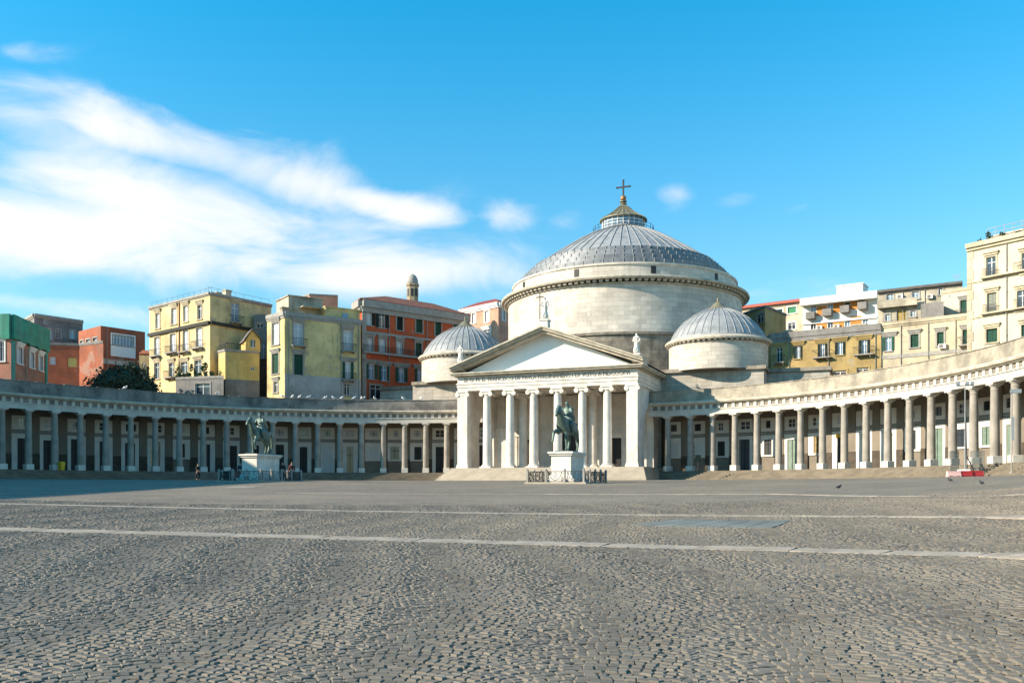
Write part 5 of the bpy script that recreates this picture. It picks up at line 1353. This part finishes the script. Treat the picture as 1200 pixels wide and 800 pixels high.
# ------------------------------------------------------------------ small things in the square
def person(label, px, yfeet, Y, top, legs, hair, stride=.12, face=0, arm=0):
    p = at(px, Y); z = float(gz(*p))
    t = thing('person', label, 'person', (p[0], p[1], z), face)
    V = [(0, 0, .95, .135), (0, 0, 1.15, .13), (0, 0, 1.38, .155), (0, 0, 1.5, .06), (0, -.01, 1.6, .085), (0, -.015, 1.7, .08)]
    Ed = [(0, 1), (1, 2), (2, 3), (3, 4), (4, 5)]
    for s in (-1, 1):
        for base, pts in ((2, [(s*.2, 0, 1.42, .07), (s*.25, .03, 1.15, .052), (s*.25, -.06-arm*.12, .92, .04), (s*.25, -.08-arm*.14, .84, .035)]), (0, [(s*.1, 0, .88, .095), (s*.1, -s*stride*.5, .5, .068), (s*.1, -s*stride*.3+.04, .09, .045), (s*.1, -s*stride*.3-.1, .035, .04)])):
            b = base
            for q in pts: V.append(q); Ed.append((b, len(V)-1)); b = len(V)-1
    skin('body', V, Ed, mat('skin_tone', (.42, .26, .18), .6), t)
    Vj = [(0, 0, 1.0, .165), (0, 0, 1.2, .155), (0, 0, 1.38, .175), (0, 0, 1.44, .14)]; Ej = [(0, 1), (1, 2), (2, 3)]
    for s in (-1, 1):
        b = 2
        for q in [(s*.21, 0, 1.42, .085), (s*.255, .03, 1.15, .068), (s*.25, -.05-arm*.1, .95, .055)]: Vj.append(q); Ej.append((b, len(Vj)-1)); b = len(Vj)-1
    skin('jacket', Vj, Ej, top, t)
    Vt = [(0, 0, .97, .15), (0, 0, .9, .15)]; Et = [(0, 1)]
    for s in (-1, 1):
        b = 1
        for q in [(s*.1, 0, .86, .112), (s*.1, -s*stride*.5, .5, .085), (s*.1, -s*stride*.3+.04, .1, .065)]: Vt.append(q); Et.append((b, len(Vt)-1)); b = len(Vt)-1
    skin('trousers', Vt, Et, legs, t)
    mb = MB(); mb.ell((0, .02, 1.735), (.088, .1, .075), 10, 8); mb.build('hair', hair, t, local=True)
C_BLK = mat('black_cloth', (.012, .012, .015), .8); C_NAVY = mat('navy_cloth', (.02, .025, .05), .8); C_HAIR = mat('dark_hair', (.02, .014, .01), .6); C_RED = mat('dark_red_cloth', (.12, .03, .025), .8); C_DEN = mat('denim', (.05, .06, .09), .8)
person('person in black walking alone in the shade before the left colonnade', 232, 564, 98, C_BLK, C_BLK, C_HAIR, .3, AL+1.2)
person('person in dark clothes standing left of the shaded rider statue railing', 282, 564, 88, C_NAVY, C_BLK, C_HAIR, .1, AL)
person('person in a dark jacket at the railing right of the shaded pedestal', 331, 564, 82, C_BLK, C_DEN, C_HAIR, .1, AL+PI)
person('person in a dark red top at the far right end of the left railing', 342, 564, 84, C_RED, C_DEN, C_HAIR, .1, AL+.5)

def bird_source(name, body, wing, big=1.0):
    mb = MB(); rot = Matrix.Rotation(R_(20), 3, 'X')
    mb.ell((0, 0, .13), (.07, .14, .075), 10, 7, 0, rot); mb.ell((0, .12, .23), (.038, .045, .04), 8, 6, 0); mb.tube([(0, .07, .17), (0, .11, .22)], .035, 6, 0)
    mb.loft([[(-.035, -.1, .09), (.035, -.1, .09), (.035, -.1, .115), (-.035, -.1, .115)], [(-.05, -.27, .05), (.05, -.27, .05), (.05, -.27, .06), (-.05, -.27, .06)]], 1)
    mb.tube([(0, .155, .23), (0, .19, .222)], [.014, .004], 5, 2)
    for s in (-1, 1): mb.ell((s*.062, -.03, .14), (.02, .13, .05), 8, 6, 1, rot); mb.tube([(s*.025, 0, .08), (s*.025, .01, 0)], .007, 4, 2)
    mb.v = [(x*big, y*big, z*big) for x, y, z in mb.v]
    return mb.build(name, [body, wing, mat('beak', (.35, .2, .06), .6)])
pg = bird_source('pigeon', mat('pigeon_grey', (.05, .052, .06), .7), mat('pigeon_wing', (.035, .035, .04), .7))
rnd = random.Random(21)
spots = []
def stepz(u, v):
    r = math.hypot(u, v); k = 7; d = (r-(R0-.75-6*.33))/.33
    return max(float(gz(u, v)), 0) if d < 0 else min(ZS, (math.floor(d)+1)*ZS/k)
for i in range(26):
    f = 1.135+rnd.gauss(0, .022)+i*.0012; r = R0-.85-rnd.uniform(0, 2.0)
    u, v = r*math.sin(f), r*math.cos(f); spots.append((u, v, stepz(u, v), 'dark pigeon in the flock on the sunny steps right of the mast', 'pigeons flocking on the steps'))
for px, y, lb in ((1098, 557.5, 'lone dark pigeon on the cobbles left of the mast barriers'), (1113, 565, 'dark pigeon on open cobbles, left one of the two in front of the mast'), (1150, 569, 'dark pigeon on open cobbles, nearest one in front of the mast'), (983, 573.5, 'pigeon alone on the cobbles far left of the mast')):
    p = gpt(px, y); spots.append((p[0], p[1], p[2]+.02, lb, None))
for i, (u, v, z, lb, g) in enumerate(spots):
    o = pg if i == 0 else pg.copy()
    if i: COL.objects.link(o)
    o.location = (u, v, z+.005); o.rotation_euler = (0, 0, rnd.uniform(0, 6.28)); o.scale = (.8,)*3
    o['label'] = lb; o['category'] = 'pigeon'
    if g: o['group'] = g
    elif 'group' in o: del o['group']
gl = bird_source('gull', mat('gull_white', (.78, .78, .77), .7), mat('gull_grey', (.55, .56, .58), .7), 1.7)
gp = [147.5, 331, 343, 351.5, 362, 381.5, 391, 400.5, 415, 423.5, 426, 439, 472.5, 493.5, 255]
for i, px in enumerate(gp):
    # find the angle on the left arc that shows at this picture column
    best = min(np.linspace(-1.5, -.25, 1500), key=lambda f: abs(600+F*(lambda q: q[0]/q[1])((CX+CA*arc(f, R0)[0]+SA*arc(f, R0)[1], CY-SA*arc(f, R0)[0]+CA*arc(f, R0)[1]))-px))
    o = gl if i == 0 else gl.copy()
    if i: COL.objects.link(o)
    o.location = arc(best, R0+.2)+(10.63,); o.rotation_euler = (0, 0, rnd.uniform(0, 6.28))
    o['category'] = 'gull'
    if px == 147.5: o['label'] = 'white gull alone on the parapet in front of the dark tree'
    elif px == 255: o['label'] = 'white gull on the parapet below the yellow annexe'
    elif px > 460: o['label'] = 'white gull on the parapet below the left chapel wing'; o['group'] = 'gulls below the chapel wing'
    else: o['label'] = 'white gull in the row along the parapet below the green-yellow house'; o['group'] = 'gulls along the left parapet'

# lighting mast with barriers
def mast():
    Y = 70.5; p = at(1131, Y); z = float(gz(*p)); k = Y/F
    t = thing('lighting_mast', 'tall slim mast on a white trailer base inside red barriers', 'mast', (p[0], p[1], z))
    mb = MB(); mb.tube([(0, 0, .4), (0, 0, 3.4)], .06, 8); mb.tube([(0, 0, 3.4), (0, 0, 5.6)], .045, 8); mb.tube([(0, 0, 5.6), (0, 0, 7.2)], .035, 8); mb.build('pole', M_GRAYMET, t, local=True)
    mb = MB(); mb.bbox(-.55, .35, -.4, .4, .12, .55, .05); mb.build('trailer_base', M_WFRAME, t, local=True)
    mb = MB(); mb.tube([(.05, 0, 5.0), (.08, -.08, 2.6), (.14, -.1, .6)], .045, 6); mb.tube([(.1, -.1, 1.6), (.75, -.2, .1)], .05, 6); mb.build('strut', M_IRON, t, local=True)
    mb = MB(); mb.box(-.6, .6, -.03, .03, 7.0, 7.08)
    for x in (-.5, .15, .5): mb.bbox(x-.13, x+.13, -.16, .06, 7.08, 7.32, .03)
    mb.build('lamp_heads', M_GRAYMET, t, local=True)
    def bar(px, dY, m, label):
        q = at(px, Y+dY); zz = float(gz(*q)); mb = MB()
        L_ = .5; mb.loft([[(x*L_, y*w, h) for x, y in ((-1, -1), (1, -1), (1, 1), (-1, 1))] for w, h in ((.2, 0), (.2, .1), (.13, .24), (.1, .40), (.1, .43))])
        mb.box(-L_*.7, -L_*.3, -.2, .2, .02, .1); mb.box(L_*.3, L_*.7, -.2, .2, .02, .1)
        o = mb.build('plastic_barrier', m, None, (q[0], q[1], zz), AL, local=True); tag(o, label, 'barrier')
    mr = mat('red_plastic', (.40, .03, .035), .5, noise=.15); mw = mat('pink_white_plastic', (.72, .45, .42), .5, noise=.1)
    bar(1117.5, -1.6, mw, 'faded pinkish-white plastic barrier, left end of the barrier row'); bar(1131, -1.55, mr, 'red plastic barrier in the middle, in front of the mast'); bar(1144, -1.45, mr, 'red plastic barrier at the right end of the barrier row')
    for px, label in ((1118.5, 'grey wire fence panel left of the mast'), (1145.5, 'grey wire fence panel right of the mast')):
        q = at(px, Y+.5); zz = float(gz(*q)); t2 = thing('fence_panel', label, 'fence', (q[0], q[1], zz), AL+(.5 if px < 1130 else -.9))
        mb = MB(); mb.tube([(-.5, 0, .1), (-.5, 0, 2.0), (.5, 0, 2.0), (.5, 0, .1), (-.5, 0, .1)], .03, 5); mb.box(-.7, .7, -.12, .12, 0, .09); mb.build('frame', M_GRAYMET, t2, local=True)
        mb = MB()
        for i in range(13): mb.tube([(-.48+i*.08, 0, .12), (-.48+i*.08, 0, 1.98)], .016, 4)
        for i in range(8): mb.tube([(-.49, .01, .25+i*.23), (.49, .01, .25+i*.23)], .014, 4)
        mb.build('wire_mesh', mat('grey_green_wire', (.13, .165, .16), .6, metal=.2), t2, local=True)
mast()
def pole_sign():
    Y = 66.5; p = at(1185.5, Y); z = float(gz(*p))
    t = thing('lamp_post', 'thin pole with a flat grey box on top by the rightmost columns', 'pole', (p[0], p[1], z))
    mb = MB(); mb.tube([(0, 0, 0), (0, 0, 6.1)], .05, 8); mb.lathe([(.14, 0), (.14, .25), (.06, .35)], seg=10); mb.build('pole', M_GREYST, t, local=True)
    mb = MB(); mb.bbox(-.1, .62, -.14, .14, 6.02, 6.3, .03); mb.build('lamp_head', M_GRAYMET, t, local=True)
    mb = MB(); mb.bbox(-.02, .16, -.1, .1, 2.6, 4.3, .03); mb.build('pole_box', M_GRAYMET, t, local=True)
pole_sign()
arcpos = arc
def bin_():
    best = at(72, 100.5); p = best
    r = math.hypot(*p)
    mb = MB(); mb.loft([[(x*w, y*w, h) for x, y in ((-1, -1), (1, -1), (1, 1), (-1, 1))] for w, h in ((.22, 0), (.26, .7), (.29, .72), (.29, .8), (.18, .92))]); mb.box(-.18, .18, -.3, -.27, .5, .65)
    o = mb.build('litter_bin', mat('yellow_plastic', (.62, .40, .02), .5), None, (p[0], p[1], ZS), 0, local=True); tag(o, 'yellow bin between the columns near the left edge of the shaded colonnade', 'bin')
bin_()
def info_stand(label, px, Y, onstep, h, wd):
    p = at(px, Y); z = ZS if onstep else float(gz(*p))
    t = thing('notice_stand', label, 'notice stand', (p[0], p[1], z), AL)
    mb = MB(); mb.lathe([(.25, 0), (.25, .05), (.05, .1), (.05, h*.6)], seg=10); mb.build('stand', M_IRON, t, local=True)
    mb = MB(); mb.bbox(-wd, wd, -.05, .05, h*.55, h, .02); mb.build('board', M_DSHUT, t, local=True)
info_stand('dark notice stand between the first columns right of the portico', 818, 101, True, 1.7, .32)
def board():
    p = at(267, 92); z = float(gz(*p)); t = thing('notice_board', 'low dark board between two pale stone posts left of the shaded statue', 'notice board', (p[0], p[1], z), AL)
    mb = MB(); mb.bbox(-.45, .45, -.06, .06, .12, .95, .02); mb.build('board', M_IRON, t, local=True)
    for x in (-.58, .58): mb = MB(); mb.bbox(x-.11, x+.11, -.11, .11, -.05, 1.0, .04); mb.build('post', M_PLINTH, t, local=True)
board()
def hanging(label, i, col_):
    f = F1+(i+.5)*DA; p = arcpos(f, RW-.24)
    mb = MB(); mb.bbox(-.46, .46, -.05, .05, 4.5, 4.9, .03); mb.tube([(-.4, 0, 4.88), (-.4, .08, 5.1)], .02, 4); mb.tube([(.4, 0, 4.88), (.4, .08, 5.1)], .02, 4)
    o = mb.build('shop_sign', col_, None, (p[0], p[1], 0), -f, local=True); tag(o, label, 'shop sign')
yl = mat('orange_sign', (.72, .38, .03), .6)
hanging('yellow-orange sign over a dark door behind the right colonnade, left of its twin', 6, yl)
hanging('yellow-orange sign over a green door behind the right colonnade, nearer the mast', 8, yl)
